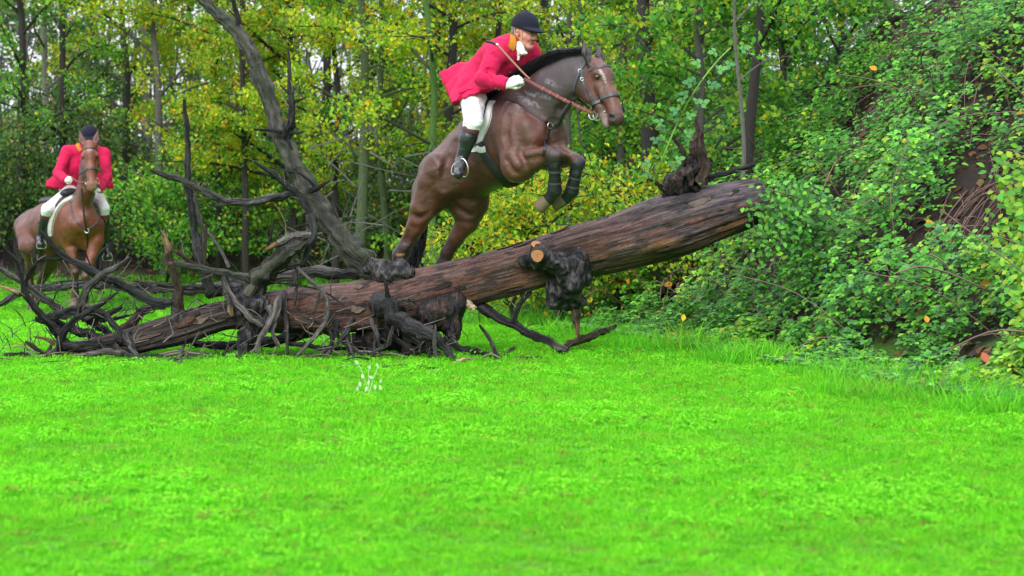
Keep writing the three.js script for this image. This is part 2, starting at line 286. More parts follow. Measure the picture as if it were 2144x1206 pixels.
// ---- the jumping horse
const J = (x, y, dz) => P(x, y, 14 + dz);
const BAY = lin(100, 56, 42), BAY_D = lin(72, 42, 35), GREYED = lin(84, 66, 66), NECKC = lin(68, 53, 53), BLK = lin(40, 40, 50), BLK2 = lin(28, 28, 34), FORE = lin(122, 76, 60);
const H1 = {
  col: { rump: BAY, shoulder: GREYED, chest: lin(125, 72, 56), head: lin(116, 64, 44), muzzle: lin(80, 56, 50), cheek: lin(122, 70, 48), nostril: lin(36, 30, 36), eyelid: lin(40, 26, 22), ear: lin(44, 32, 32), earIn: lin(20, 15, 15), lip: lin(150, 128, 116), mouth: lin(110, 66, 62) },
  L: V(-0.69, 0, 0.72), Ln: V(-0.7, 0, 0.71), Lh: V(-0.64, -0.03, 0.77), up: V(-0.26, 0.93, -0.25).normalize(), back: V(-0.68, -0.38, -0.65).normalize(),
  trunk: [[J(949, 364, 0.36), 0.245, BAY], [J(986, 338, 0.2), 0.275, BAY], [J(1042, 300, 0.02), 0.335, lin(108, 66, 54)], [J(1098, 276, -0.2), 0.3, GREYED], [J(1128, 272, -0.33), 0.2, lin(110, 72, 62)]],
  withers: [[J(1015, 236, 0.06), 0.12], [J(1075, 205, -0.12), 0.13]],
  chest: J(1134, 279, -0.38),
  neck: [[J(1102, 243, -0.24), 0.25, GREYED], [J(1150, 199, -0.42), 0.2, NECKC], [J(1194, 165, -0.53), 0.152, NECKC], [J(1224, 148, -0.58), 0.115, NECKC]],
  poll: J(1243, 131, -0.6), headAxis: J(1290, 246, -0.80).sub(J(1243, 131, -0.6)), headScale: 0.97, earTip: 0.02, earOut: -0.01, jaw: 0.028,
  legs: [
    [[J(1080, 278, -0.36), 0.15], [J(1085, 345, -0.43), 0.125, lin(126, 78, 62)], [J(1118, 333, -0.53), 0.085, FORE], [J(1150, 321, -0.62), 0.058, FORE], [J(1159, 326, -0.63), 0.06, lin(64, 60, 72)], [J(1161, 346, -0.615), 0.045, BLK], [J(1162, 375, -0.58), 0.041, BLK2], [J(1161, 399, -0.55), 0.05, BLK], [J(1149, 417, -0.51), 0.046, BLK2]],
    [[J(1135, 275, -0.22), 0.13], [J(1150, 322, -0.3), 0.105, lin(110, 66, 50)], [J(1180, 331, -0.44), 0.075, FORE], [J(1203, 335, -0.55), 0.053, lin(120, 72, 55)], [J(1209, 341, -0.56), 0.056, lin(64, 60, 72)], [J(1206, 362, -0.54), 0.043, BLK], [J(1201, 382, -0.51), 0.041, BLK2], [J(1197, 402, -0.48), 0.049, BLK], [J(1184, 416, -0.44), 0.045, BLK2]],
    [[J(926, 370, 0.26), 0.17], [J(902, 405, 0.25), 0.145, BAY], [J(885, 440, 0.22), 0.103, BAY], [J(870, 474, 0.27), 0.075, lin(126, 70, 52)], [J(853, 506, 0.31), 0.052, BAY], [J(836, 534, 0.35), 0.058, lin(70, 48, 48)], [J(829, 570, 0.37), 0.043, BLK2], [J(828, 610, 0.36), 0.05, BLK2], [J(838, 628, 0.33), 0.042, BLK2]],
    [[J(960, 385, 0.46), 0.2], [J(981, 424, 0.34), 0.155, BAY_D], [J(977, 465, 0.36), 0.094, lin(110, 68, 54)], [J(955, 500, 0.45), 0.064, lin(112, 68, 52)], [J(936, 530, 0.5), 0.053, BAY_D], [J(928, 552, 0.54), 0.06, lin(60, 46, 46)], [J(917, 590, 0.55), 0.043, BLK2], [J(920, 630, 0.54), 0.05, BLK2], [J(930, 646, 0.5), 0.042, BLK2]],
  ],
  extra: [
    [J(925, 360, 0.12), J(932, 385, 0.1), 0.13, 0.08, { c: BAY, k: 0.14 }],                    // flank fold
    [J(838, 530, 0.4), J(826, 526, 0.42), 0.03, 0.02, { c: BLK, k: 0.03 }], [J(928, 548, 0.58), J(920, 546, 0.585), 0.035, 0.024, { c: BLK, k: 0.03 }],   // points of the hocks
    [J(1075, 250, -0.42), J(1095, 330, -0.5), 0.07, 0.06, { c: lin(122, 82, 72), k: 0.06 }],     // shoulder and arm muscle
  ],
};
const field1 = horseField(H1);
{ // folds and tendons of the straining body
  const groove = (pts, r, neg) => { const h = pts.map(([x, y]) => { const p = field1.hit(x, y), g = field1.grad(p); return p.addScaledVector(g, neg ? r * 0.55 : -r * 0.55); }); return h.slice(1).map((p, i) => [h[i], p, r, neg]); };
  const all = [[[[952, 298], [940, 330], [931, 362], [929, 392]], 0.022, true], [[[1064, 245], [1058, 285], [1066, 328], [1076, 356]], 0.02, true], [[[1094, 300], [1088, 322], [1098, 348]], 0.018, true], [[[1198, 205], [1172, 232], [1153, 262]], 0.022, true], [[[862, 448], [880, 456], [896, 450]], 0.018, true], [[[860, 478], [847, 508]], 0.012, true], [[[1100, 330], [1128, 326]], 0.01, true], [[[1150, 275], [1152, 300]], 0.02, true], [[[962, 440], [985, 452]], 0.016, true],
    [[[1078, 225], [1100, 262], [1112, 290]], 0.05, false], [[[1066, 322], [1084, 345]], 0.035, false], [[[905, 330], [886, 380], [872, 430]], 0.045, false], [[[1104, 322], [1140, 314]], 0.022, false], [[[1172, 322], [1198, 328]], 0.018, false], [[[1236, 205], [1258, 226]], 0.01, false]].flatMap(([p, r, n]) => groove(p, r, n));
  for (const [a, b, r, neg] of all) field1.cone(a, b, r, r, { neg, k: neg ? 0.05 : 0.05, c: neg ? undefined : undefined });
  for (const q of field1.p.slice(-all.length)) if (!q.neg) q.c = lin(112, 70, 56);
}
const blaze = [[1256, 147, 0.011], [1259, 151, 0.014], [1262, 156, 0.013], [1264, 161, 0.011], [1266, 166, 0.009], [1268, 171, 0.006]].map(([x, y, r]) => [field1.hit(x, y), r]).filter((b) => b[0]);
const foam = [[1092, 205, 1108, 213, 0.02], [1062, 212, 1090, 228, 0.02], [1100, 190, 1118, 200, 0.014], [1146, 170, 1170, 180, 0.015], [1120, 196, 1150, 204, 0.013], [1108, 214, 1130, 222, 0.018], [1082, 198, 1094, 204, 0.016]].map(([a, b, c, d, r]) => [field1.hit(a, b), field1.hit(c, d), r]);
function segDist(p, a, b) { const ab = b.clone().sub(a), t = clamp(p.clone().sub(a).dot(ab) / ab.lengthSq()); return p.distanceTo(a.clone().addScaledVector(ab, t)); }
const WHITE = lin(225, 215, 215);
function paint1(p, g, c) {
  const n = fbm(p.x * 7, p.y * 7, p.z * 7, 4), fine = noise(p.x * 60, p.y * 60, p.z * 60);
  const m = 1 + 0.3 * n + 0.12 * fine; c[0] *= m; c[1] *= m * (1 - 0.04 * n); c[2] *= m * (1 - 0.06 * n);
  for (const [b, r] of blaze) { const k = smooth(r * 1.15, r * 0.75, p.distanceTo(b) + 0.004 * fine); c[0] = mix(c[0], 0.62, k); c[1] = mix(c[1], 0.55, k); c[2] = mix(c[2], 0.52, k); }
  for (const [a, b, r] of foam) { if (!a || !b) continue; const s = noise(p.x * 14 + p.y * 40, p.y * 16 - p.x * 34, p.z * 20), k = 0.5 * smooth(r * 1.9, 0, segDist(p, a, b) + 0.012 * s) * smooth(-0.5, 0.5, noise(p.x * 9 + p.y * 30, p.y * 10 - p.x * 26, p.z * 14) + 0.15); c[0] = mix(c[0], 0.5, k); c[1] = mix(c[1], 0.5, k); c[2] = mix(c[2], 0.55, k); }
}
const horse1 = thing('jumping_horse', 'bay horse leaping over the fallen trunk with forelegs folded and white star on forehead', 'horse', J(1030, 640, 0.1));
part('body', field1.mesh(0.0085, { paint: paint1, U: H1.back, Vv: H1.up }), hideMat, horse1);
for (const [c, t] of [[J(1148, 418, -0.51), J(1131, 432, -0.47)], [J(1183, 417, -0.44), J(1163, 426, -0.4)], [J(838, 629, 0.33), J(850, 645, 0.3)], [J(930, 647, 0.5), J(942, 662, 0.47)]]) part('hoof', hoofGeo(c, t, 0.05), hoofMat, horse1);
{
  const q = field1.head, S = H1.headScale;
  for (const s of [1, -1]) part('eye', new THREE.SphereGeometry(0.021, 20, 14).translate(...q.at(0.178 * S, 0.034 * S, s * 0.0815 * S).toArray()), eyeMat, horse1);
  // mane: locks thrown back from the crest
  const r = rng(5), list = [], crest = spline([J(1098, 178, -0.22), J(1112, 162, -0.3), J(1136, 145, -0.4), J(1165, 131, -0.48), J(1195, 123, -0.54), J(1226, 119, -0.59), J(1240, 123, -0.61)], 80);
  for (let i = 0; i < 1000; i++) {
    const t = r() * 79, a = crest[Math.floor(t)].clone().lerp(crest[Math.floor(t) + 1], t % 1), b = field1.snap(a, -0.004), len = mix(0.1, 0.2, r()), up = V(0.1, 1, 0).addScaledVector(V(-0.8, -0.1, -0.5), 0.7 + 0.7 * r()).addScaledVector(H1.Ln, -0.2 + 0.65 * (r() - 0.55)).normalize();
    const d1 = b.clone().addScaledVector(H1.Ln, (r() - 0.5) * 0.05).addScaledVector(up, len * 0.45), d2 = d1.clone().addScaledVector(up, len * 0.25).addScaledVector(V(-0.7, -0.62, -0.3), len * 0.4), d3 = d2.clone().addScaledVector(V(-0.6, -0.95, -0.22).addScaledVector(V(r() - 0.5, 0, r() - 0.5), 0.5), len * 0.45);
    for (const d of [d2, d3]) if (field1.at(d.x, d.y, d.z) < 0.006) d.copy(field1.snap(d, 0.007));
    list.push([[b, d1, d2, d3], 0.0034]);
  }
  for (let i = 0; i < 40; i++) { const b = q.at(-0.01, 0.03, (r() - 0.5) * 0.06); list.push([[b, b.clone().add(V(0.02, 0.025, 0.01)), b.clone().add(V(0.045, -0.01 - 0.03 * r(), 0.03)), b.clone().add(V(0.05 + 0.02 * r(), -0.06 - 0.03 * r(), 0.05))], 0.004]); }
  part('mane', hairs(list), maneMat, horse1);
  const tail = [];
  for (let i = 0; i < 260; i++) { const w = () => (r() - 0.5), s = r(); tail.push([[J(905 + 8 * w(), 318 + 8 * w(), 0.62 + 0.06 * w()), J(893 + 12 * w(), 380, 0.66 + 0.08 * w()), J(886 + 20 * w(), 450, 0.62 + 0.1 * w()), J(876 + 26 * w(), 510 + 20 * s, 0.58 + 0.1 * w()), J(862 + 34 * w(), 545 + 30 * s, 0.55 + 0.12 * w())], 0.006]); }
  part('tail', hairs(tail), maneMat, horse1);
}
// tack of the jumping horse
const F1 = field1, hit1 = (x, y) => F1.hit(x, y), onto = (pts, w, t, n, lift) => strapOn(F1, pts.map(([x, y]) => hit1(x, y)).filter(Boolean), w, t, n, lift);
function loop(field, c, axis, ref, w, t, lift, n = 56, a0, a1) { const p = field.ring(c, axis, ref, n, lift, a0, a1); return strap(p, p.map((x) => x.clone().sub(c).normalize()), w, t, a0 === undefined); }
const bridle1 = thing('bridle', 'dark leather bridle with ring bit on the jumping bay horse', 'bridle', H1.poll.clone());
{
  const q = F1.head, S = H1.headScale, R = (s, n) => q.at(s * S, n * S);
  part('noseband', loop(F1, R(0.345, -0.02), q.a.clone().addScaledVector(q.n, -0.18), q.n, 0.03, 0.006, 0.002), greyLeatherMat, bridle1);
  part('browband', loop(F1, R(0.085, -0.01), q.a.clone().addScaledVector(q.n, -0.25), q.n, 0.022, 0.005, 0.002, 40, -1.75, 1.75), greyLeatherMat, bridle1);
  part('headpiece', loop(F1, R(0.01, -0.035), q.a.clone().addScaledVector(q.n, 0.9).normalize(), q.n.clone().negate(), 0.026, 0.006, 0.002, 40, -1.9, 1.9), greyLeatherMat, bridle1);
  part('cheekpiece', onto([[1215, 128], [1217, 148], [1219, 168], [1226, 195], [1234, 214], [1239, 230]], 0.02, 0.005), greyLeatherMat, bridle1);
  part('cheekpiece', onto([[1219, 168], [1228, 185], [1237, 200], [1245, 214]], 0.014, 0.004), greyLeatherMat, bridle1);
  part('throat_lash', onto([[1214, 150], [1206, 170], [1198, 190], [1196, 208]], 0.013, 0.004), greyLeatherMat, bridle1);
  const far = mirrorIn(q.o, q.l);
  part('cheekpiece', strapOn(F1, [[1216, 148], [1219, 168], [1226, 195], [1234, 214], [1239, 230]].map(([x, y]) => far(hit1(x, y))), 0.02, 0.005), greyLeatherMat, bridle1);
  for (const [x, y, r] of [[1215, 149, 0.014], [1219, 166, 0.012]]) part('buckle', new THREE.TorusGeometry(r, 0.004, 6, 14).translate(...F1.snap(hit1(x, y), 0.008).toArray()), steelMat, bridle1);
  const c = F1.snap(hit1(1245, 236), 0.018), g = new THREE.TorusGeometry(0.047, 0.0065, 8, 28); g.lookAt(q.l); g.translate(c.x, c.y, c.z); part('bit_ring', g, steelMat, bridle1);
  const c2 = far(c), g2 = new THREE.TorusGeometry(0.047, 0.0065, 8, 28); g2.lookAt(q.l); g2.translate(c2.x, c2.y, c2.z); part('bit_ring', g2, steelMat, bridle1);
  const gag = tube([c.clone().addScaledVector(q.l, -0.01), q.at(0.43 * S, -0.055 * S, 0.02), c2.clone().addScaledVector(q.l, 0.01)], 0.006, 7, 10); part('bit', gag, steelMat, bridle1);
}
const HAND1 = J(1092, 168, -0.5), bit1 = F1.snap(hit1(1245, 236), 0.02);
{
  const reins = thing('reins', 'reddish brown reins running from the white gloved hand to the bit ring', 'reins', HAND1.clone());
  const a = HAND1.clone().add(V(0.02, 0.01, 0.02)), pts = spline([a, a.clone().lerp(bit1, 0.35).add(V(0, -0.008, 0.02)), a.clone().lerp(bit1, 0.7).add(V(0, -0.008, 0.015)), bit1], 40).map((p) => (F1.at(p.x, p.y, p.z) < 0.012 ? F1.snap(p, 0.012) : p));
  part('rein', strap(pts, pts.map(() => V(-0.3, 0.3, 0.9)), 0.026, 0.006), reinMat, reins);
  const stopMat = new THREE.MeshStandardMaterial({ color: new THREE.Color(0.25, 0.09, 0.07), roughness: 0.8 }); for (let i = 10; i < 38; i += 4) part('rein_stop', strap([pts[i], pts[i + 1]], [V(-0.3, 0.3, 0.9), V(-0.3, 0.3, 0.9)], 0.031, 0.009), stopMat, reins);
  const l0 = J(1125, 165, -0.12), m = mirrorIn(F1.head.o, F1.head.l), lp = spline([l0, J(1170, 178, -0.36), m(bit1).add(V(0.0, 0.0, -0.02))], 30); part('rein', strap(lp, lp.map(() => V(0.5, 0.3, -0.7)), 0.02, 0.005), reinMat, reins);
}
const plate1 = thing('breastplate', 'black leather breastplate with centre ring across the jumping horse\'s chest', 'breastplate', J(1150, 262, -0.5));
part('shoulder_strap', onto([[1060, 208], [1075, 214], [1090, 221], [1115, 236], [1140, 253], [1151, 263]], 0.02, 0.006), leatherMat, plate1);
part('shoulder_strap', onto([[1153, 263], [1163, 261], [1170, 256], [1175, 246]], 0.02, 0.006), leatherMat, plate1);
part('chest_strap', onto([[1151, 264], [1147, 278], [1144, 292], [1142, 308], [1138, 326]], 0.024, 0.006), leatherMat, plate1);
{ const c = F1.snap(hit1(1151, 263), 0.012), g = new THREE.TorusGeometry(0.022, 0.005, 8, 22); g.lookAt(F1.grad(c)); g.translate(c.x, c.y, c.z); part('ring', g, steelMat, plate1);
  const p = spline([c, J(1163, 268, -0.78), J(1172, 256, -0.84), J(1178, 238, -0.86), J(1188, 222, -0.82), J(1196, 216, -0.76)], 30); part('martingale_strap', strap(p, p.map(() => V(0.6, 0, 0.8)), 0.022, 0.006), leatherMat, plate1); }
const saddle1 = thing('saddle', 'black leather jumping saddle with white edged pad on the leaping bay horse', 'saddle', J(1005, 230, 0));
{
  const c = H1.trunk[2][0], mir = mirrorIn(c, H1.L), rowsPad = [[[1037, 212], [1028, 250], [1014, 288], [1004, 317]], [[1012, 214], [1004, 255], [994, 292], [984, 318]], [[985, 230], [976, 262], [970, 298], [968, 312]]], rowsFlap = [[[1028, 206], [1018, 240], [1006, 275], [998, 305]], [[1012, 212], [1006, 250], [996, 285], [988, 308]], [[990, 225], [980, 258], [972, 285], [968, 303]]];
  const P3 = (rows, m) => rows.map((r) => r.map(([x, y]) => { const p = hit1(x, y); return m ? mir(p) : p; }));
  for (const m of [false, true]) { part('saddle_pad', shellOn(F1, P3(rowsPad, m), 0.004, 0.014), padMat, saddle1); part('saddle_flap', shellOn(F1, P3(rowsFlap, m), 0.022, 0.02), leatherMat, saddle1); }
  const seat = new Field(0.05), top = F1.snap(J(1000, 200, 0.05), 0.03); seat.chain([[F1.snap(J(1046, 190, -0.06), 0.02), 0.06], [top, 0.055], [F1.snap(J(982, 216, 0.12), 0.02), 0.055]], { lat: H1.L, w: 2.1, c: lin(25, 25, 30) });
  part('seat', seat.mesh(0.012), leatherMat, saddle1);
  const g1 = F1.hit(1008, 305), g2 = F1.hit(1078, 393);
  part('girth', onto([[1004, 300], [1012, 318], [1030, 345], [1050, 370], [1068, 386], [1082, 395]], 0.075, 0.016, 40, 0.004), new THREE.MeshPhysicalMaterial({ color: new THREE.Color(0.018, 0.018, 0.022), roughness: 0.6 }), saddle1);
  part('girth_buckle', onto([[1000, 309], [1008, 313], [1018, 312]], 0.05, 0.012, 10, 0.018), padMat, saddle1);
  const st = part('stirrup', stirrupGeo(J(963, 357, -0.47), V(0.25, 0.96, 0.1).normalize(), V(0.87, -0.22, 0.35).normalize(), 0.068), steelMat, saddle1);
  const lf = J(1100, 350, 0.55); part('stirrup', stirrupGeo(lf, V(0.1, 1, 0), V(0.8, 0, 0.6), 0.066), steelMat, saddle1);
}
for (const [y0, y1, leg] of [[0, 0, 0], [0, 0, 1]]) {                        // tendon boots below the knees
  const b = thing('tendon_boot', leg ? 'dark tendon boot on the far foreleg of the leaping horse' : 'dark strapped tendon boot on the near foreleg of the leaping horse', 'horse boot', H1.legs[leg][5][0].clone());
  const l = H1.legs[leg], f = new Field(0.01); f.cone(l[5][0].clone().lerp(l[6][0], 0.2), l[6][0], 0.046, 0.044, { c: BLK }); f.cone(l[6][0], l[7][0], 0.044, 0.056, { c: BLK });
  const ax = l[7][0].clone().sub(l[5][0]).normalize(); f.plane(l[5][0].clone().lerp(l[6][0], 0.1), ax.clone().negate()); f.plane(l[7][0].clone().addScaledVector(ax, 0.01), ax);
  part('shell', f.mesh(0.007), leatherMat, b);
  for (const t of [0.25, 0.7]) { const c = l[5][0].clone().lerp(l[7][0], t); part('strap', loop(f, c, ax, V(1, 0, 0), 0.018, 0.004, 0.001, 24), greyLeatherMat, b); }
}
// ---------------------------------------------------------------- riders
const skinMat = new THREE.MeshPhysicalMaterial({ vertexColors: true, roughness: 0.5, specularIntensity: 0.5 });
const coatMat = new THREE.MeshPhysicalMaterial({ color: new THREE.Color(0.6, 0.004, 0.075), roughness: 0.9, bumpMap: clothTex, bumpScale: 0.0012, sheen: 0.5, sheenRoughness: 0.6, sheenColor: new THREE.Color(0.7, 0.05, 0.12) });
const breechMat = new THREE.MeshStandardMaterial({ color: new THREE.Color(0.82, 0.81, 0.84), roughness: 0.85, bumpMap: clothTex, bumpScale: 0.001 });
const gloveMat = new THREE.MeshStandardMaterial({ color: new THREE.Color(0.76, 0.75, 0.71), roughness: 0.8, bumpMap: clothTex, bumpScale: 0.001 });
const bootMat = new THREE.MeshPhysicalMaterial({ color: new THREE.Color(0.013, 0.014, 0.022), roughness: 0.3, clearcoat: 0.5, clearcoatRoughness: 0.3 });
const bootTopMat = new THREE.MeshStandardMaterial({ color: new THREE.Color(0.1, 0.03, 0.035), roughness: 0.5 });
const velvetMat = new THREE.MeshPhysicalMaterial({ color: new THREE.Color(0.005, 0.006, 0.02), roughness: 0.95, sheen: 0.3, sheenRoughness: 0.45, sheenColor: new THREE.Color(0.05, 0.06, 0.25) });
const tieMat = new THREE.MeshStandardMaterial({ color: new THREE.Color(0.85, 0.85, 0.88), roughness: 0.9, bumpMap: clothTex, bumpScale: 0.002 });
const collarMat = new THREE.MeshPhysicalMaterial({ color: new THREE.Color(0.5, 0.2, 0.008), roughness: 0.8, sheen: 0.3, sheenColor: new THREE.Color(0.7, 0.4, 0.1) });
const tanStrapMat = new THREE.MeshStandardMaterial({ color: new THREE.Color(0.5, 0.33, 0.17), roughness: 0.7 });
const greyHairMat = new THREE.MeshStandardMaterial({ color: new THREE.Color(0.3, 0.28, 0.28), roughness: 0.8 });
const SKIN = lin(218, 158, 148), LIP = lin(180, 104, 100), RED = lin(214, 140, 130);
function faceField(o, fwd, up, S = 1) {                                     // o: centre of the head between the ears
  const F = fwd.clone().normalize(), Rr = F.clone().cross(up).normalize(), U = Rr.clone().cross(F), f = new Field(0.02);
  const A = (x, y, z) => o.clone().addScaledVector(Rr, x * S).addScaledVector(U, y * S).addScaledVector(F, z * S); f.A = A; f.F = F; f.R = Rr; f.Uu = U;
  f.ell(A(0, 0.035, -0.01), [0.077 * S, 0.1 * S, 0.097 * S], Rr, U, { c: SKIN });
  f.ell(A(0, -0.035, 0.03), [0.058 * S, 0.072 * S, 0.06 * S], Rr, U, { c: RED, k: 0.03 });
  f.cone(A(-0.006, -0.098, 0.068), A(0.006, -0.098, 0.068), 0.018 * S, 0.018 * S, { c: SKIN, k: 0.03 });                       // chin
  f.cone(A(-0.045, -0.066, 0.01), A(-0.012, -0.096, 0.058), 0.018 * S, 0.016 * S, { c: SKIN, k: 0.03 }); f.cone(A(0.045, -0.066, 0.01), A(0.012, -0.096, 0.058), 0.018 * S, 0.016 * S, { c: SKIN, k: 0.03 });
  f.cone(A(-0.04, 0.028, 0.078), A(0.04, 0.028, 0.078), 0.013 * S, 0.013 * S, { c: SKIN, k: 0.02 });               // brow
  f.cone(A(0, 0.018, 0.09), A(0, -0.026, 0.108), 0.009 * S, 0.013 * S, { c: RED, k: 0.014 });                      // nose
  for (const s of [-1, 1]) {
    f.ball(A(0.012 * s, -0.03, 0.1), 0.009 * S, { c: RED, k: 0.008 });
    f.ball(A(0.033 * s, 0.008, 0.099), 0.016 * S, { neg: true, k: 0.014, c: lin(150, 92, 84) });                   // eye hollow
    f.cone(A(0.035 * s, -0.03, 0.072), A(0.05 * s, -0.02, 0.05), 0.02 * S, 0.02 * S, { c: RED, k: 0.03 });         // cheek
    f.ell(A(0.08 * s, -0.005, -0.012), [0.012 * S, 0.031 * S, 0.019 * S], Rr, U, { c: RED, k: 0.01 });             // ear
    f.ball(A(0.093 * s, -0.002, -0.005), 0.01 * S, { neg: true, k: 0.008, c: LIP });
    f.cone(A(0.034 * s, 0.0, 0.0885), A(0.024 * s, -0.002, 0.09), 0.006 * S, 0.005 * S, { c: SKIN, k: 0.006 });    // lower lid
  }
  f.cone(A(-0.022, -0.062, 0.084), A(0.022, -0.062, 0.084), 0.007 * S, 0.007 * S, { c: LIP, k: 0.008 }); f.cone(A(-0.02, -0.072, 0.083), A(0.02, -0.072, 0.083), 0.008 * S, 0.008 * S, { c: LIP, k: 0.008 });
  f.cone(A(-0.026, -0.067, 0.094), A(0.026, -0.067, 0.094), 0.0035 * S, 0.0035 * S, { neg: true, c: lin(110, 50, 50), k: 0.004 });
  return f;
}
function handField(w, dir, palm, curl, c) {                                 // a closed glove: four bent fingers and a thumb leaving the side of the palm
  const D = dir.clone().normalize(), T = palm.clone().cross(D).normalize(), N = D.clone().cross(T), f = new Field(0.012);   // N out of the palm, T towards the thumb
  const A = (d, t, n) => w.clone().addScaledVector(D, d).addScaledVector(T, t).addScaledVector(N, n);
  f.cone(A(-0.03, 0, 0), A(0.02, 0, 0), 0.031, 0.032, { c, lat: N, w: 0.75, k: 0.02 });
  f.cone(A(0.02, 0.015, 0), A(0.078, 0.022, -0.004), 0.026, 0.021, { c, lat: N, w: 0.75 }); f.cone(A(0.02, -0.015, 0), A(0.07, -0.026, -0.004), 0.026, 0.019, { c, lat: N, w: 0.75 });
  [[0.03, 1], [0.01, 1.08], [-0.011, 1], [-0.03, 0.8]].forEach(([t, s], i) => {
    let p = A(0.078 - Math.abs(i - 1) * 0.004, t, -0.002), a = 0.35; const L = [0.042, 0.028, 0.022];
    L.forEach((l, j) => { const q = p.clone().addScaledVector(D, Math.cos(a) * l * s).addScaledVector(N, Math.sin(a) * l * s); f.cone(p, q, 0.0115 - j * 0.001, 0.0105 - j * 0.001, { c, k: 0.004 }); p = q; a += curl; });
  });
  let p = A(0.02, 0.03, 0.008); for (const [d, t, n, r] of [[0.03, 0.016, 0.012, 0.012], [0.026, -0.004, 0.018, 0.0105], [0.018, -0.012, 0.014, 0.0095]]) { const q = p.clone().addScaledVector(D, d).addScaledVector(T, t).addScaledVector(N, n); f.cone(p, q, r + 0.001, r, { c, k: 0.006 }); p = q; }
  return f;
}
function helmetField(face, S = 1) {
  const A = face.A, f = new Field(0.012);
  const shell = new Field(0.012); shell.ell(A(0, 0.05, -0.008), [0.1 * S, 0.118 * S, 0.12 * S], face.R, face.Uu, { c: lin(20, 22, 40) }); shell.plane(A(0, 0.032, 0), face.Uu.clone().negate().addScaledVector(face.F, -0.12));
  const rim = new Field(0.01); rim.ell(A(0, 0.036, 0.075), [0.098 * S, 0.02 * S, 0.092 * S], face.R, face.Uu.clone().addScaledVector(face.F, 0.12), { c: lin(20, 22, 40) }); rim.plane(A(0, 0, 0.045), face.F.clone().negate());
  f.sub(shell, { c: lin(20, 22, 40) }); f.sub(rim, { c: lin(20, 22, 40), k: 0.015 });
  f.ball(A(0, 0.168 * S, -0.008), 0.011, { c: lin(20, 22, 40), k: 0.008 });
  return f;
}
function buildRider(name, label, r) {
  const g = thing(name, label, 'person', r.pelvis.clone()), S = r.scale || 1, face = faceField(r.head, r.fwd, r.up, S), shL = r.shoulders, A = face.A;
  // the body under the clothes, one surface from crown to toes
  const b = new Field(0.03), sk = { c: SKIN };
  b.cone(r.pelvis, r.chest, 0.12, 0.13, sk).cone(r.chest, r.neck, 0.13, 0.06, sk).cone(r.neck, A(0, -0.04, -0.01), 0.056, 0.054, sk);
  for (const s of [0, 1]) { b.cone(r.neck.clone().lerp(shL[s][0], 0.3), shL[s][0], 0.055, 0.05, sk).cone(shL[s][0], shL[s][1], 0.042, 0.035, sk).cone(shL[s][1], shL[s][2], 0.034, 0.024, sk); const l = r.legs[s]; b.cone(l[0], l[1], 0.07, 0.05, sk).cone(l[1], l[2], 0.045, 0.03, sk).cone(l[2], l[3].clone().lerp(l[2], 0.3), 0.026, 0.016, sk); }
  b.sub(face, { k: 0.02, c: SKIN });
  const paintSkin = (p, n, c) => { const m = 1 + 0.18 * fbm(p.x * 30, p.y * 30, p.z * 30, 3); c[0] *= m; c[1] *= m * 0.98; c[2] *= m * 0.97; };
  b.at = function (x, y, z, prims, col) { return Field.prototype.at.call(this, x, y, z, prims || this.p, col); };
  const faceBox = face.bounds(0.02);
  const headGeo = face.mesh(0.0042, { paint: paintSkin }), face2 = new Field(0.03); face2.p = b.p.filter((q) => q.t !== 2);
  part('body', mergeGeometries([face2.mesh(0.014, { paint: paintSkin }), headGeo]), skinMat, g);
  for (const s of [-1, 1]) { part('eye', new THREE.SphereGeometry(0.0105 * S, 14, 10).translate(...A(0.033 * s, 0.008, 0.0835).toArray()), new THREE.MeshPhysicalMaterial({ color: new THREE.Color(0.09, 0.08, 0.08), roughness: 0.15, clearcoat: 1 }), g);
    part('eyebrow', tube([A(0.05 * s, 0.026, 0.083), A(0.034 * s, 0.033, 0.0935), A(0.018 * s, 0.028, 0.094)], 0.0035, 5, 6), greyHairMat, g); }
  const hl = [], rr = rng(8 + r.seed); for (let i = 0; i < 130; i++) { const a = mix(0.55, 1.45, rr()) * Math.PI * (rr() < 0.5 ? 1 : -1), x = Math.sin(a) * 0.083, z = Math.cos(a) * 0.1 - 0.01, y = mix(-0.045, 0.03, rr()); hl.push([[A(x, y + 0.02, z), A(x * 1.06, y, z * 1.06), A(x * 1.05, y - 0.025, z * 1.05)], 0.0035]); }
  part('hair', hairs(hl), greyHairMat, g);
  // coat
  const skirt = new Field(0.05); for (const [p, q, ra, rb, o] of r.skirt) skirt.cone(p, q, ra, rb, o); for (const [p, n] of r.skirtCuts) skirt.plane(p, n);
  const coat = new Field(0.05), cc = { c: lin(220, 20, 60) };
  coat.sub(skirt, { k: 0.02, ...cc }); coat.cone(r.waist, r.chest, 0.15, 0.185, { lat: r.chestFwd, w: 0.78, k: 0.06 }).cone(r.chest, r.neck, 0.185, 0.09, { lat: r.chestFwd, w: 0.78, k: 0.08 });
  for (const s of [0, 1]) { const [sh, el, wr] = shL[s]; coat.cone(r.neck.clone().lerp(sh, 0.2).lerp(r.chest, 0.12), sh, 0.085, 0.083, { k: 0.06, ...cc }).cone(sh, el, 0.083, 0.066, { k: 0.035, ...cc }).cone(el, wr, 0.066, 0.05, { k: 0.02, ...cc }); const d = wr.clone().sub(el).normalize(); const cut = new Field(0.005); cut.cone(wr.clone().addScaledVector(d, 0.0), wr.clone().addScaledVector(d, 0.09), 0.09, 0.09); cut.plane(wr, d.clone().negate()); coat.sub(cut, { neg: true, k: 0.006 }); }
  for (const l of r.folds || []) coat.cone(l[0], l[1], l[2], l[2], { neg: !!l[3], k: 0.03 });
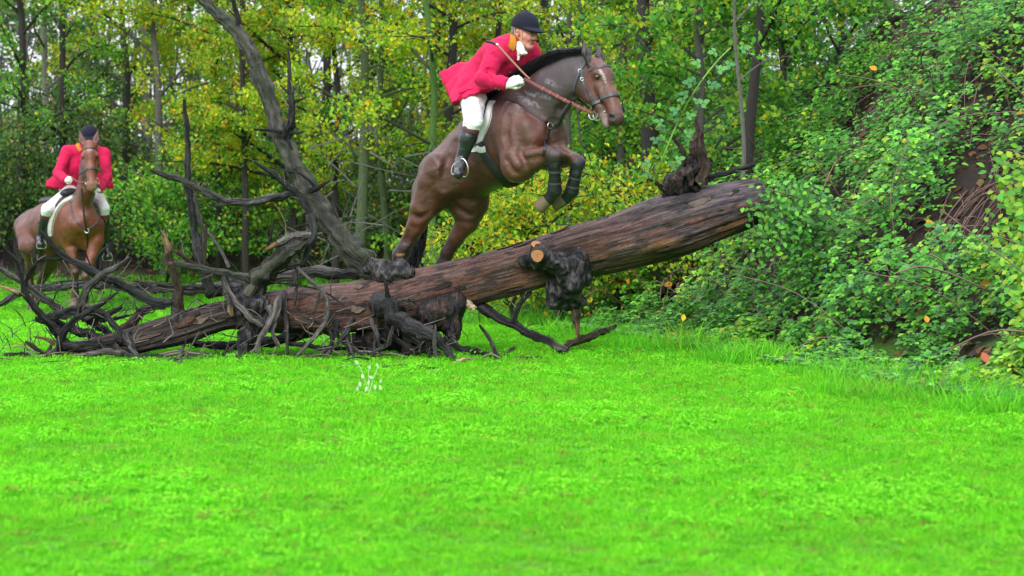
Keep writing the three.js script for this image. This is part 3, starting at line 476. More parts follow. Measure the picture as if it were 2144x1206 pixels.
  coat.disp = (x, y, z) => 0.007 * noise(x * 7 + y * 3, y * 6, z * 7) + 0.004 * noise(x * 17 + y * 9, y * 9 - x * 5, z * 15) - 0.004 * Math.pow(1 - Math.abs(noise(x * 6 + y * 5 + 4, y * 4 - x * 3, z * 6)), 9);
  part('coat', coat.mesh(0.0095), coatMat, g); g.userData.coat = coat;
  const on = (pts, w, t, lift = 0.002, n = 24) => strapOn(coat, pts.map(([x, y]) => coat.hit(x, y)), w, t, n, lift);
  // stock, helmet, breeches, boots, gloves
  const tie = new Field(0.02); tie.cone(r.neck.clone().lerp(A(0, -0.09, 0.02), 0.25), A(0, -0.1, -0.005), 0.066, 0.057, { c: SKIN }); for (const t of r.tie || []) tie.cone(t[0], t[1], t[2], t[3], { k: 0.015 }); tie.disp = (x, y, z) => 0.004 * noise(x * 40, y * 60, z * 40);
  part('stock_tie', tie.mesh(0.007), tieMat, g);
  const hel = helmetField(face, S); part('helmet', hel.mesh(0.006), velvetMat, g);
  const bre = new Field(0.04); bre.cone(r.pelvis, r.pelvis.clone().add(V(0, 0.02, 0)), 0.12, 0.12, { c: SKIN }); for (const s of [0, 1]) { const l = r.legs[s]; bre.cone(r.pelvis.clone().lerp(l[0], 0.8), l[0], 0.09, 0.1, { k: 0.05 }).cone(l[0], l[1], 0.1, 0.07, { k: 0.04 }).cone(l[1], l[1].clone().lerp(l[2], 0.3), 0.07, 0.062, { k: 0.03 }); }
  bre.disp = (x, y, z) => 0.004 * noise(x * 10, y * 26, z * 12);
  part('breeches', bre.mesh(0.01), breechMat, g);
  for (const s of [0, 1]) {
    const l = r.legs[s], d = l[2].clone().sub(l[1]), dn = d.clone().normalize(), top = l[1].clone().addScaledVector(d, 0.2), bt = new Field(0.02), fd = l[3].clone().sub(l[2]).normalize();
    bt.cone(l[1].clone().addScaledVector(d, 0.1), l[1].clone().addScaledVector(d, 0.45), 0.064, 0.066, { c: BLK }).cone(l[1].clone().addScaledVector(d, 0.45), l[2], 0.066, 0.044, { c: BLK });
    bt.cone(l[2].clone().addScaledVector(dn, 0.035).addScaledVector(fd, -0.035), l[3].clone().addScaledVector(dn, 0.012), 0.042, 0.037, { c: BLK }); bt.cone(l[2], l[2].clone().lerp(l[3], 0.5), 0.042, 0.04, { c: BLK }); bt.cone(l[2].clone().addScaledVector(dn, 0.06).addScaledVector(fd, -0.04), l[2].clone().addScaledVector(dn, 0.05).addScaledVector(fd, -0.02), 0.03, 0.03, { c: BLK });
    bt.plane(top, dn.clone().negate()); bt.disp = (x, y, z) => 0.0015 * noise(x * 12, y * 30, z * 12);
    const bp = part('boot', bt.mesh(0.008), bootMat, g);
    const band = new Field(0.01); band.cone(top.clone().addScaledVector(d, -0.07), top.clone().addScaledVector(d, 0.12), 0.067, 0.0695, { c: BLK }); band.plane(top.clone().addScaledVector(d, -0.055), dn.clone().negate()); band.plane(top.clone().addScaledVector(d, 0.1), dn);
    part('boot_top', band.mesh(0.008), bootTopMat, bp);
    part('glove', handField(shL[s][2], shL[s][3], shL[s][4], 1.25, SKIN).mesh(0.0042), gloveMat, g);
  }
  return { g, coat, face, hel, on };
}
// ---- the leaping rider
const r1 = (() => {
  const fwd = V(0.79, -0.2, 0.61).normalize(), lat = V(-0.62, 0.0, 0.78).normalize();
  const neck = J(1082, 92, -0.14), chest = J(1048, 124, -0.1), waist = J(1010, 152, 0.0), pelvis = J(985, 178, 0.06);
  const shR = J(1043, 106, -0.27), elR = J(1012, 166, -0.42), wrR = J(1062, 177, -0.5), shLf = J(1108, 108, 0.02), elL = J(1122, 152, 0.06), wrL = J(1114, 168, -0.1);
  return buildRider('person', 'leaning rider in red tail coat, dark helmet and white breeches on the leaping horse', {
    seed: 1, pelvis, waist, chest, neck, head: J(1099, 69, -0.2), fwd, up: V(-0.14, 0.98, -0.05), chestFwd: V(0.66, -0.35, 0.6),
    shoulders: [[shR, elR, wrR, V(0.86, 0.36, 0.1).normalize(), V(0.2, -0.35, -0.9)], [shLf, elL, wrL, V(0.5, 0.1, 0.5).normalize(), V(-0.6, -0.2, 0.6)]],
    legs: [[J(990, 208, -0.13), J(991, 254, -0.46), J(966, 334, -0.42), J(961, 362, -0.55)], [J(1010, 200, 0.26), J(1085, 235, 0.42), J(1105, 330, 0.5), J(1120, 350, 0.4)]],
    skirt: [[waist, J(905, 180, 0.25), 0.12, 0.14, { lat: V(-0.2, 0.2, 0.9), w: 0.45 }], [waist, J(930, 222, 0.0), 0.14, 0.12, { lat: V(-0.2, 0.2, 0.95), w: 0.5 }], [J(1000, 158, -0.1), J(962, 216, -0.2), 0.15, 0.12, { lat, w: 0.55 }], [J(1012, 158, -0.12), J(986, 206, -0.24), 0.14, 0.12, { lat, w: 0.55 }], [J(1030, 150, -0.08), J(1012, 196, -0.24), 0.13, 0.1, { lat, w: 0.6 }]],
    skirtCuts: [[J(934, 186, 0.1), V(-0.90, -0.40, 0.0)], [J(949, 220, -0.1), V(0.33, -0.94, 0.05)], [J(940, 137, 0), V(-0.5, 0.87, 0)]],
    folds: [[J(1022, 146, -0.44), J(1040, 156, -0.47), 0.006, 1], [J(1015, 150, -0.45), J(1030, 165, -0.5), 0.005, 1], [J(1000, 150, -0.22), J(960, 185, -0.2), 0.01, 1], [J(985, 165, -0.25), J(965, 205, -0.25), 0.01, 1]],
    tie: [[J(1087, 96, -0.24), J(1092, 108, -0.28), 0.034, 0.028], [J(1092, 110, -0.29), J(1101, 111, -0.31), 0.02, 0.013], [J(1087, 110, -0.27), J(1085, 124, -0.27), 0.016, 0.01]],
  });
})();
{
  const { g, coat, face, hel, on } = r1, A = face.A;
  part('collar', shellOn(coat, [[[1069, 73], [1066, 86], [1064, 99], [1072, 108]], [[1075, 75], [1074, 88], [1074, 98], [1073, 106]], [[1080, 78], [1081, 86], [1081, 94], [1076, 104]]].map((r) => r.map(([x, y]) => coat.hit(x, y))), 0.003, 0.008, 8, 8), collarMat, g);
  part('lapel', shellOn(coat, [[[1076, 105], [1078, 120], [1082, 135], [1088, 150]], [[1084, 112], [1086, 124], [1089, 136], [1092, 148]]].map((r) => r.map(([x, y]) => coat.hit(x, y))), 0.003, 0.006, 6, 10), coatMat, g);
  part('pocket_flap', shellOn(coat, [[[958, 186], [972, 181], [988, 176]], [[960, 192], [974, 187], [990, 182]], [[961, 197], [975, 192], [991, 187]]].map((r) => r.map(([x, y]) => coat.hit(x, y))), 0.001, 0.007, 6, 8), coatMat, g);
  for (const [x, y] of [[1067, 152], [1080, 97], [1045, 187], [1039, 185]]) part('button', new THREE.SphereGeometry(0.008, 10, 8).translate(...coat.snap(coat.hit(x, y), 0.003).toArray()), new THREE.MeshStandardMaterial({ color: new THREE.Color(0.3, 0.12, 0.05), metalness: 0.8, roughness: 0.4 }), g);
  const strapPts = [A(0.088, 0.035, 0.02), A(0.085, -0.01, 0.025), A(0.07, -0.06, 0.03), A(0.05, -0.085, 0.03)].map((p) => face.snap(p, 0.003));
  part('chin_strap', strap(spline(strapPts, 20), spline(strapPts, 20).map((p) => face.grad(p)), 0.016, 0.003), tanStrapMat, g);
  const s2 = [A(0.088, 0.03, -0.05), A(0.09, -0.01, -0.03), A(0.07, -0.06, 0.03)].map((p) => face.snap(p, 0.003)); part('chin_strap', strap(spline(s2, 14), spline(s2, 14).map((p) => face.grad(p)), 0.012, 0.003), tanStrapMat, g);
  const whip = thing('riding_whip', 'brown riding whip with dark handle held across the red coat in the white glove', 'whip', J(1058, 122, -0.55));
  const w0 = J(1017, 86, -0.5), w1 = J(1041, 94, -0.52), w2 = J(1098, 155, -0.6), w3 = J(1110, 166, -0.62);
  part('handle', tube([w0, J(1030, 89, -0.51), w1], 0.011, 8, 8), leatherMat, whip); part('collar', tube([w1.clone().lerp(w2, -0.03), w1.clone().lerp(w2, 0.03)], 0.0125, 8), steelMat, whip);
  part('shaft', tube([w1, w2, w3], (t) => 0.0095 - 0.004 * t, 8, 20), new THREE.MeshStandardMaterial({ color: new THREE.Color(0.3, 0.13, 0.07), roughness: 0.5 }), whip);
}
// ---------------------------------------------------------------- the second horse and rider, coming on behind
const D2 = 23.9, K = (x, y, dz) => P(x * 0.3812, 230 + y * 0.3814, D2 + dz), CHE = lin(118, 64, 46), CHE_D = lin(90, 50, 38), LEGD = lin(74, 46, 38);
const H2 = {
  col: { rump: lin(92, 54, 44), shoulder: CHE, chest: CHE, head: lin(124, 70, 48), muzzle: lin(150, 120, 108), cheek: lin(120, 62, 40), nostril: lin(50, 36, 36), eyelid: lin(44, 26, 20), ear: lin(96, 46, 28), earIn: lin(60, 30, 22), lip: lin(170, 150, 140), mouth: lin(80, 50, 46) },
  L: V(-0.86, 0, 0.5).normalize(), Ln: V(-0.98, 0, 0.16).normalize(), Lh: V(-0.99, 0.03, 0.12), up: V(0, 1, 0), back: V(-0.5, 0, -0.86).normalize(),
  trunk: [[K(190, 640, 1.0), 0.255, lin(96, 54, 42)], [K(265, 630, 0.6), 0.29, lin(104, 56, 42)], [K(360, 630, 0.2), 0.33, CHE], [K(430, 610, -0.1), 0.3, CHE], [K(458, 600, -0.25), 0.2, CHE]],
  withers: [[K(330, 520, 0.3), 0.12], [K(420, 510, 0.05), 0.13]],
  chest: K(462, 620, -0.28),
  neck: [[K(445, 560, -0.1), 0.25, CHE], [K(472, 440, -0.28), 0.225, CHE_D], [K(484, 320, -0.38), 0.19, CHE_D], [K(488, 250, -0.38), 0.14, CHE]],
  poll: K(492, 190, -0.42), headAxis: K(506, 425, -0.62).sub(K(492, 190, -0.42)), headScale: 1.13, earTip: -0.01, earOut: 0.02, jaw: 0,
  legs: [
    [[K(395, 640, 0.05), 0.14], [K(388, 720, 0.0), 0.11, CHE], [K(395, 770, -0.06), 0.08, lin(124, 72, 50)], [K(408, 850, -0.1), 0.055, CHE], [K(414, 890, -0.1), 0.056, LEGD], [K(414, 940, -0.06), 0.04, LEGD], [K(412, 1010, 0.0), 0.048, LEGD], [K(408, 1045, 0.0), 0.042, lin(80, 60, 54)]],
    [[K(520, 640, -0.12), 0.13], [K(525, 720, -0.15), 0.1, CHE], [K(505, 800, -0.2), 0.072, lin(124, 72, 50)], [K(478, 880, -0.28), 0.054, CHE], [K(470, 915, -0.3), 0.055, CHE_D], [K(466, 980, -0.2), 0.04, LEGD], [K(470, 1050, -0.12), 0.048, LEGD], [K(470, 1075, -0.12), 0.042, LEGD]],
    [[K(160, 680, 0.75), 0.18], [K(165, 750, 0.6), 0.14, lin(100, 56, 44)], [K(172, 830, 0.75), 0.085, lin(92, 54, 44)], [K(160, 930, 0.95), 0.06, lin(86, 54, 46)], [K(168, 1000, 0.8), 0.042, LEGD], [K(172, 1080, 0.72), 0.048, lin(70, 50, 46)], [K(168, 1115, 0.68), 0.042, lin(70, 50, 46)]],
    [[K(255, 680, 1.0), 0.18], [K(300, 760, 0.75), 0.14, CHE_D], [K(280, 850, 0.95), 0.085, LEGD], [K(225, 940, 1.2), 0.06, LEGD], [K(205, 1000, 1.2), 0.042, LEGD], [K(196, 1060, 1.15), 0.048, LEGD], [K(192, 1085, 1.12), 0.042, LEGD]],
  ],
  extra: [[K(480, 640, -0.26), K(470, 735, -0.1), 0.12, 0.09, { c: CHE, k: 0.07 }], [K(400, 610, -0.02), K(395, 700, -0.05), 0.1, 0.08, { c: lin(136, 74, 46), k: 0.06 }]],
};
const field2 = horseField(H2);
const chestnutMat = hideMat.clone(); chestnutMat.color.setRGB(0.92, 0.76, 0.7);
const star2 = field2.head.at(0.12, 0.14, 0);
const horse2 = thing('standing_horse', 'chestnut horse facing the camera behind the bare branches at left', 'horse', K(300, 1130, 0.5));
part('body', field2.mesh(0.0115, { U: H2.back, Vv: H2.up, paint: (p, g, c) => { const m = 1 + 0.3 * fbm(p.x * 6, p.y * 6, p.z * 6, 4); for (let i = 0; i < 3; i++) c[i] *= m; const k = smooth(0.045, 0.03, p.distanceTo(star2)) * 0.5; for (let i = 0; i < 3; i++) c[i] = mix(c[i], 0.5, k); } }), chestnutMat, horse2);
{
  const q0 = field2.head, S = 1.13, q = { ...q0, at: (s, f, w = 0) => q0.at(s * S, f * S, w * S) };
  for (const [c, t] of [[K(410, 1045, 0), K(404, 1085, -0.05)], [K(470, 1075, -0.12), K(468, 1110, -0.18)], [K(168, 1115, 0.68), K(160, 1150, 0.62)], [K(192, 1085, 1.12), K(186, 1115, 1.06)]]) part('hoof', hoofGeo(c, t, 0.055), hoofMat, horse2);
  for (const s of [1, -1]) part('eye', new THREE.SphereGeometry(0.022, 16, 12).translate(...q.at(0.178, 0.034, s * 0.082).toArray()), eyeMat, horse2);
  const r = rng(15), tail = [], fore = [];
  for (let i = 0; i < 220; i++) { const w = () => r() - 0.5, s = r(); tail.push([[K(135 + 14 * w(), 600, 1.2 + 0.06 * w()), K(105 + 24 * w(), 660, 1.32 + 0.1 * w()), K(95 + 40 * w(), 740, 1.3 + 0.14 * w()), K(105 + 50 * w(), 820 + 30 * s, 1.25 + 0.14 * w()), K(112 + 50 * w(), 880 + 60 * s, 1.2 + 0.14 * w())], 0.007]); }
  part('tail', hairs(tail), darkTailMat, horse2);
  const mn = []; for (let i = 0; i < 160; i++) { const t = r(), a = K(455 + 35 * t, 520 - 330 * t, 0.02 - 0.3 * t), b = field2.snap(a, -0.003), d = b.clone().add(V(0.1 + 0.06 * r(), 0.02, 0.02)); mn.push([[b, field2.snap(b.clone().add(V(0.05, 0.03, 0)), 0.01), field2.snap(d, 0.012), field2.snap(d.clone().add(V(0.03, -0.12 * r() - 0.05, 0.02)), 0.012)], 0.005]); }
  part('mane', hairs(mn), new THREE.MeshStandardMaterial({ color: new THREE.Color(0.08, 0.03, 0.016), roughness: 0.6 }), horse2);
  const br = thing('bridle', 'grey leather bridle on the chestnut horse at left', 'bridle', H2.poll.clone()), R = (s, n) => q.at(s, n);
  part('noseband', loop(field2, R(0.335, -0.02), q.a.clone().addScaledVector(q.n, -0.1), q.n, 0.032, 0.006, 0.002, 48), greyLeatherMat, br);
  part('browband', loop(field2, R(0.07, -0.01), q.a.clone().addScaledVector(q.n, -0.2), q.n, 0.03, 0.006, 0.002, 40, -1.7, 1.7), greyLeatherMat, br);
  for (const s of [1, -1]) { const pts = [[0.06, -0.01, 0.1], [0.14, -0.03, 0.1], [0.25, -0.035, 0.085], [0.34, -0.03, 0.07], [0.45, -0.035, 0.06]].map(([a, b, c]) => field2.snap(q.at(a, b, c * s), 0.002)); part('cheekpiece', strapOn(field2, pts, 0.022, 0.006), greyLeatherMat, br);
    const c = field2.snap(q.at(0.46, -0.04, 0.06 * s), 0.014), g = new THREE.TorusGeometry(0.04, 0.006, 8, 24); g.lookAt(V(0.6 * -s, 0, 1)); g.translate(c.x, c.y, c.z); part('bit_ring', g, steelMat, br); }
  const bp = thing('breastplate', 'dark breastplate straps meeting on the chest of the chestnut horse', 'breastplate', K(476, 665, -0.5)), on2 = (pts, w, t) => strapOn(field2, pts.map(([x, y]) => field2.hit(x * 0.3812, 230 + y * 0.3814, 12)), w, t);
  part('shoulder_strap', on2([[395, 480], [388, 530], [400, 580], [430, 625], [470, 660]], 0.024, 0.007), greyLeatherMat, bp);
  part('shoulder_strap', on2([[548, 545], [545, 590], [525, 630], [478, 660]], 0.024, 0.007), greyLeatherMat, bp);
  part('chest_strap', on2([[474, 662], [478, 690], [480, 720], [478, 760]], 0.028, 0.008), leatherMat, bp);
  const rc = field2.snap(field2.hit(476 * 0.3812, 230 + 662 * 0.3814, 12), 0.012), rg = new THREE.TorusGeometry(0.028, 0.007, 8, 20); rg.translate(rc.x, rc.y, rc.z); part('ring', rg, steelMat, bp);
  const mp = spline([rc, K(462, 580, -0.52), K(455, 500, -0.56), K(448, 430, -0.6)], 20); part('martingale_strap', strap(mp, mp.map(() => V(0, 0, 1)), 0.026, 0.006), leatherMat, bp);
  const sd = thing('saddle', 'saddle with white fleece pad under the rider at left', 'saddle', K(330, 500, 0.3)), mir = mirrorIn(H2.trunk[2][0], H2.L), h2 = (x, y) => field2.hit(x * 0.3812, 230 + y * 0.3814, 12);
  const rows = [[[412, 470], [360, 515], [310, 580], [292, 690]], [[395, 480], [340, 525], [285, 595], [270, 690]], [[370, 490], [310, 540], [255, 610], [245, 680]]];
  for (const m of [false, true]) { const T = (dx) => rows.map((r) => r.map(([x, y]) => { const p = h2(x + dx, y); return m ? mir(p) : p; })); part('saddle_pad', shellOn(field2, T(0), 0.006, 0.03, 14, 14), fleeceMat, sd); part('saddle_flap', shellOn(field2, T(-18), 0.038, 0.02, 12, 12), leatherMat, sd); }
  const seat = new Field(0.05); seat.chain([[field2.snap(K(400, 500, 0.1), 0.02), 0.07], [field2.snap(K(330, 510, 0.4), 0.03), 0.06], [field2.snap(K(270, 510, 0.75), 0.04), 0.08]], { lat: H2.L, w: 2, c: BLK }); part('seat', seat.mesh(0.014), leatherMat, sd);
  part('stirrup', stirrupGeo(K(228, 745, 0.05), V(0, 1, 0), V(1, 0, 0.1).normalize(), 0.068), steelMat, sd); part('stirrup', stirrupGeo(K(590, 812, 0.1), V(0, 1, 0), V(1, 0, -0.1).normalize(), 0.066), steelMat, sd);
}
const r2 = buildRider('person', 'upright rider in red coat and white breeches on the chestnut horse at left', {
  seed: 2, scale: 1.12, pelvis: K(375, 440, 0.42), waist: K(410, 390, 0.32), chest: K(440, 300, 0.22), neck: K(478, 205, 0.15), head: K(494, 158, 0.1), fwd: V(0.12, -0.3, 0.95), up: V(0, 1, 0.2), chestFwd: V(0.25, -0.1, 0.95),
  shoulders: [[K(372, 230, 0.1), K(318, 350, 0.0), K(365, 385, -0.22), V(0.5, 0.12, 0.85).normalize(), V(0.7, -0.4, -0.5)], [K(572, 242, 0.2), K(590, 370, 0.05), K(545, 440, -0.3), V(-0.3, 0.1, 0.9).normalize(), V(-0.8, -0.4, -0.3)]],
  legs: [[K(385, 455, 0.25), K(258, 545, -0.15), K(220, 700, 0.1), K(226, 735, -0.1)], [K(520, 450, 0.3), K(572, 540, -0.05), K(580, 740, 0.15), K(592, 800, 0.0)]],
  skirt: [[K(410, 350, 0.3), K(300, 420, 0.25), 0.14, 0.12, { lat: V(0.4, 0, 0.9), w: 0.6 }], [K(410, 350, 0.35), K(370, 440, 0.5), 0.16, 0.15, { k: 0.05 }], [K(470, 350, 0.3), K(600, 410, 0.35), 0.13, 0.06, { lat: V(0.4, 0, 0.9), w: 0.6 }]],
  skirtCuts: [[K(330, 434, 0.3), V(-0.1, -1, 0.1)]], tie: [[K(478, 215, 0.0), K(482, 260, -0.02), 0.04, 0.03]],
});
{ const { g, coat } = r2, h = (x, y) => coat.hit(x * 0.3812, 230 + y * 0.3814, 12); part('collar', strapOn(coat, [h(430, 185), h(428, 200), h(436, 215), h(445, 225)], 0.05, 0.008), collarMat, g); }
{
  const rn = thing('reins', 'leather reins of the chestnut horse at left', 'reins', K(390, 380, -0.35)), q0 = field2.head, q = { ...q0, at: (s, f, w = 0) => q0.at(s * 1.13, f * 1.13, w * 1.13) }, hand = K(395, 372, -0.42);
  const b = q.at(0.46, -0.05, 0.09); const p = spline([hand, hand.clone().lerp(b, 0.5).add(V(0, -0.02, 0.02)), b], 20); part('rein', strap(p, p.map(() => V(-0.4, 0.4, 0.8)), 0.024, 0.006), reinMat, rn);
  const b2 = q.at(0.46, -0.05, -0.09), p2 = spline([K(545, 430, -0.42), K(540, 420, -0.5), b2], 20); part('rein', strap(p2, p2.map(() => V(0.4, 0.4, 0.8)), 0.024, 0.006), reinMat, rn);
}
// ---------------------------------------------------------------- the fallen tree
const woodMat = new THREE.MeshPhysicalMaterial({ color: new THREE.Color(0.66, 0.66, 0.68), vertexColors: true, roughness: 0.62, specularIntensity: 0.6, bumpMap: barkTex, bumpScale: 0.014 });
const trunkMat = new THREE.MeshPhysicalMaterial({ color: new THREE.Color(0.86, 0.84, 0.84), vertexColors: true, roughness: 0.5, specularIntensity: 0.7, bumpMap: barkTex, bumpScale: 0.009 });
const cutMat = new THREE.MeshStandardMaterial({ color: lin(178, 122, 84), roughness: 0.8 });
const paleWoodMat = new THREE.MeshStandardMaterial({ vertexColors: true, roughness: 0.85, bumpMap: barkTex, bumpScale: 0.006 });
const TONE = { black: [lin(26, 25, 28), lin(76, 74, 76)], grey: [lin(44, 42, 42), lin(124, 120, 116)], moss: [lin(56, 56, 52), lin(98, 98, 84)], brown: [lin(66, 50, 44), lin(104, 84, 72)], pale: [lin(150, 116, 84), lin(200, 164, 124)], dead: [lin(92, 88, 84), lin(150, 144, 136)], orange: [lin(132, 92, 68), lin(190, 140, 104)] };
const onGround = (px, py, h = 0) => P(px, py, (EYE - h) * FOCAL / (py - HORIZON));
function limbGeo(list, o = {}) {                                           // a bough through measured points with its radius there, bark ridges and a torn end
  const thin = o.thin ?? (list[0][3] > 16 ? 0.95 : 0.8), pts = list.map(([x, y, dz, r]) => { const D = 14 + (dz || 0); return [P(x, y, D), r * thin * D / FOCAL]; }), n = o.n || Math.max(20, Math.round(list.length * 12)), sides = o.sides || 16;
  const c = new THREE.CatmullRomCurve3(pts.map((p) => p[0]), false, 'centripetal').getPoints(n), seed = o.seed || list[0][0] * 0.37 + list[0][1], tone = TONE[o.tone || 'black'], endTone = o.end ? TONE[o.end] : null, ru = pts.map((p) => p[1]);
  const pos = [], idx = [], uv = [], col = []; let run = 0, S = null;
  const rad = (t) => { const f = t * (ru.length - 1), i = Math.min(ru.length - 2, Math.floor(f)); return mix(ru[i], ru[i + 1], f - i); };
  for (let i = 0; i <= n; i++) {
    const t = i / n, T = c[Math.min(n, i + 1)].clone().sub(c[Math.max(0, i - 1)]).normalize();
    if (!S) { S = V(0.3, 1, 0.2).cross(T); if (S.length() < 0.1) S = V(1, 0, 0).cross(T); } S.addScaledVector(T, -S.dot(T)).normalize();
    const B = T.clone().cross(S), R = rad(t); if (i) run += c[i].distanceTo(c[i - 1]);
    const wob = V(noise(run * 5, seed, 1) + 0.5 * noise(run * 13, seed, 2), noise(run * 5, seed, 5) + 0.5 * noise(run * 13, seed, 6), noise(run * 5, seed, 9)).multiplyScalar(R * (o.wob ?? 0.42));
    for (let k = 0; k <= sides; k++) {
      const a = k / sides * Math.PI * 2, ca = Math.cos(a), sa = Math.sin(a), rid = noise(ca * 2.2 + seed, sa * 2.2, run * 1.6 / Math.max(0.3, R * 12)), lump = noise(ca * 1.1, sa * 1.1 + seed, run * 7);
      let rr = R * (1 + (o.ridge ?? 0.26) * rid + 0.2 * lump + 0.3 * Math.pow(Math.max(0, noise(run * 4.3, seed, ca * 0.8 + sa * 0.6)), 2)); const end = o.torn !== false ? smooth(1 - 0.09, 1, t) : 0; rr *= 1 - 0.55 * end * (0.6 + 0.6 * noise(ca * 3, sa * 3, seed));
      const q = c[i].clone().add(wob).addScaledVector(S, ca * rr).addScaledVector(B, sa * rr).addScaledVector(T, end * R * 0.9 * noise(ca * 2.6 + 4, sa * 2.6, seed));
      pos.push(q.x, q.y, q.z); uv.push(k / sides * Math.max(1, Math.round(R * 25)) * 0.5, run * 1.4);
      const m = clamp(0.36 + 0.7 * noise(ca * 1.5 + seed, sa * 1.5, run * 2.4) + 0.5 * rid + 0.45 * noise(ca * 5 + seed, sa * 5, run * 3.5)), e = endTone ? smooth(1 - (o.endShare || 0.16), 1 - (o.endShare || 0.16) * 0.35, t + 0.05 * rid) : 0, f = 1 + 0.22 * noise(q.x * 40, q.y * 40, q.z * 40), g = tone[0].clone().lerp(tone[1], m);
      if (o.green) { const gr = o.green * smooth(-0.1, 0.5, noise(q.x * 3, q.y * 3, seed)) ; g.lerp(lin(74, 86, 62), gr); }
      if (endTone) g.lerp(endTone[0].clone().lerp(endTone[1], m), e);
      col.push(g.r * f, g.g * f, g.b * f);
    }
  }
  const w = sides + 1;
  for (let i = 0; i < n; i++) for (let k = 0; k < sides; k++) { const a = i * w + k, b = a + 1, d = a + w, e = d + 1; idx.push(a, b, d, b, e, d); }
  const cap = pos.length / 3; pos.push(c[n].x, c[n].y, c[n].z); uv.push(0.5, run); const ec = (endTone || tone)[1]; col.push(ec.r, ec.g, ec.b); for (let k = 0; k < sides; k++) idx.push(cap, n * w + k, n * w + k + 1);
  return buffer(pos, idx, { uv, color: col });
}
const tree0 = thing('fallen_tree', 'huge bare uprooted trunk lying across the grass with broken boughs at its left end', 'fallen tree', V(0, 0, -14));
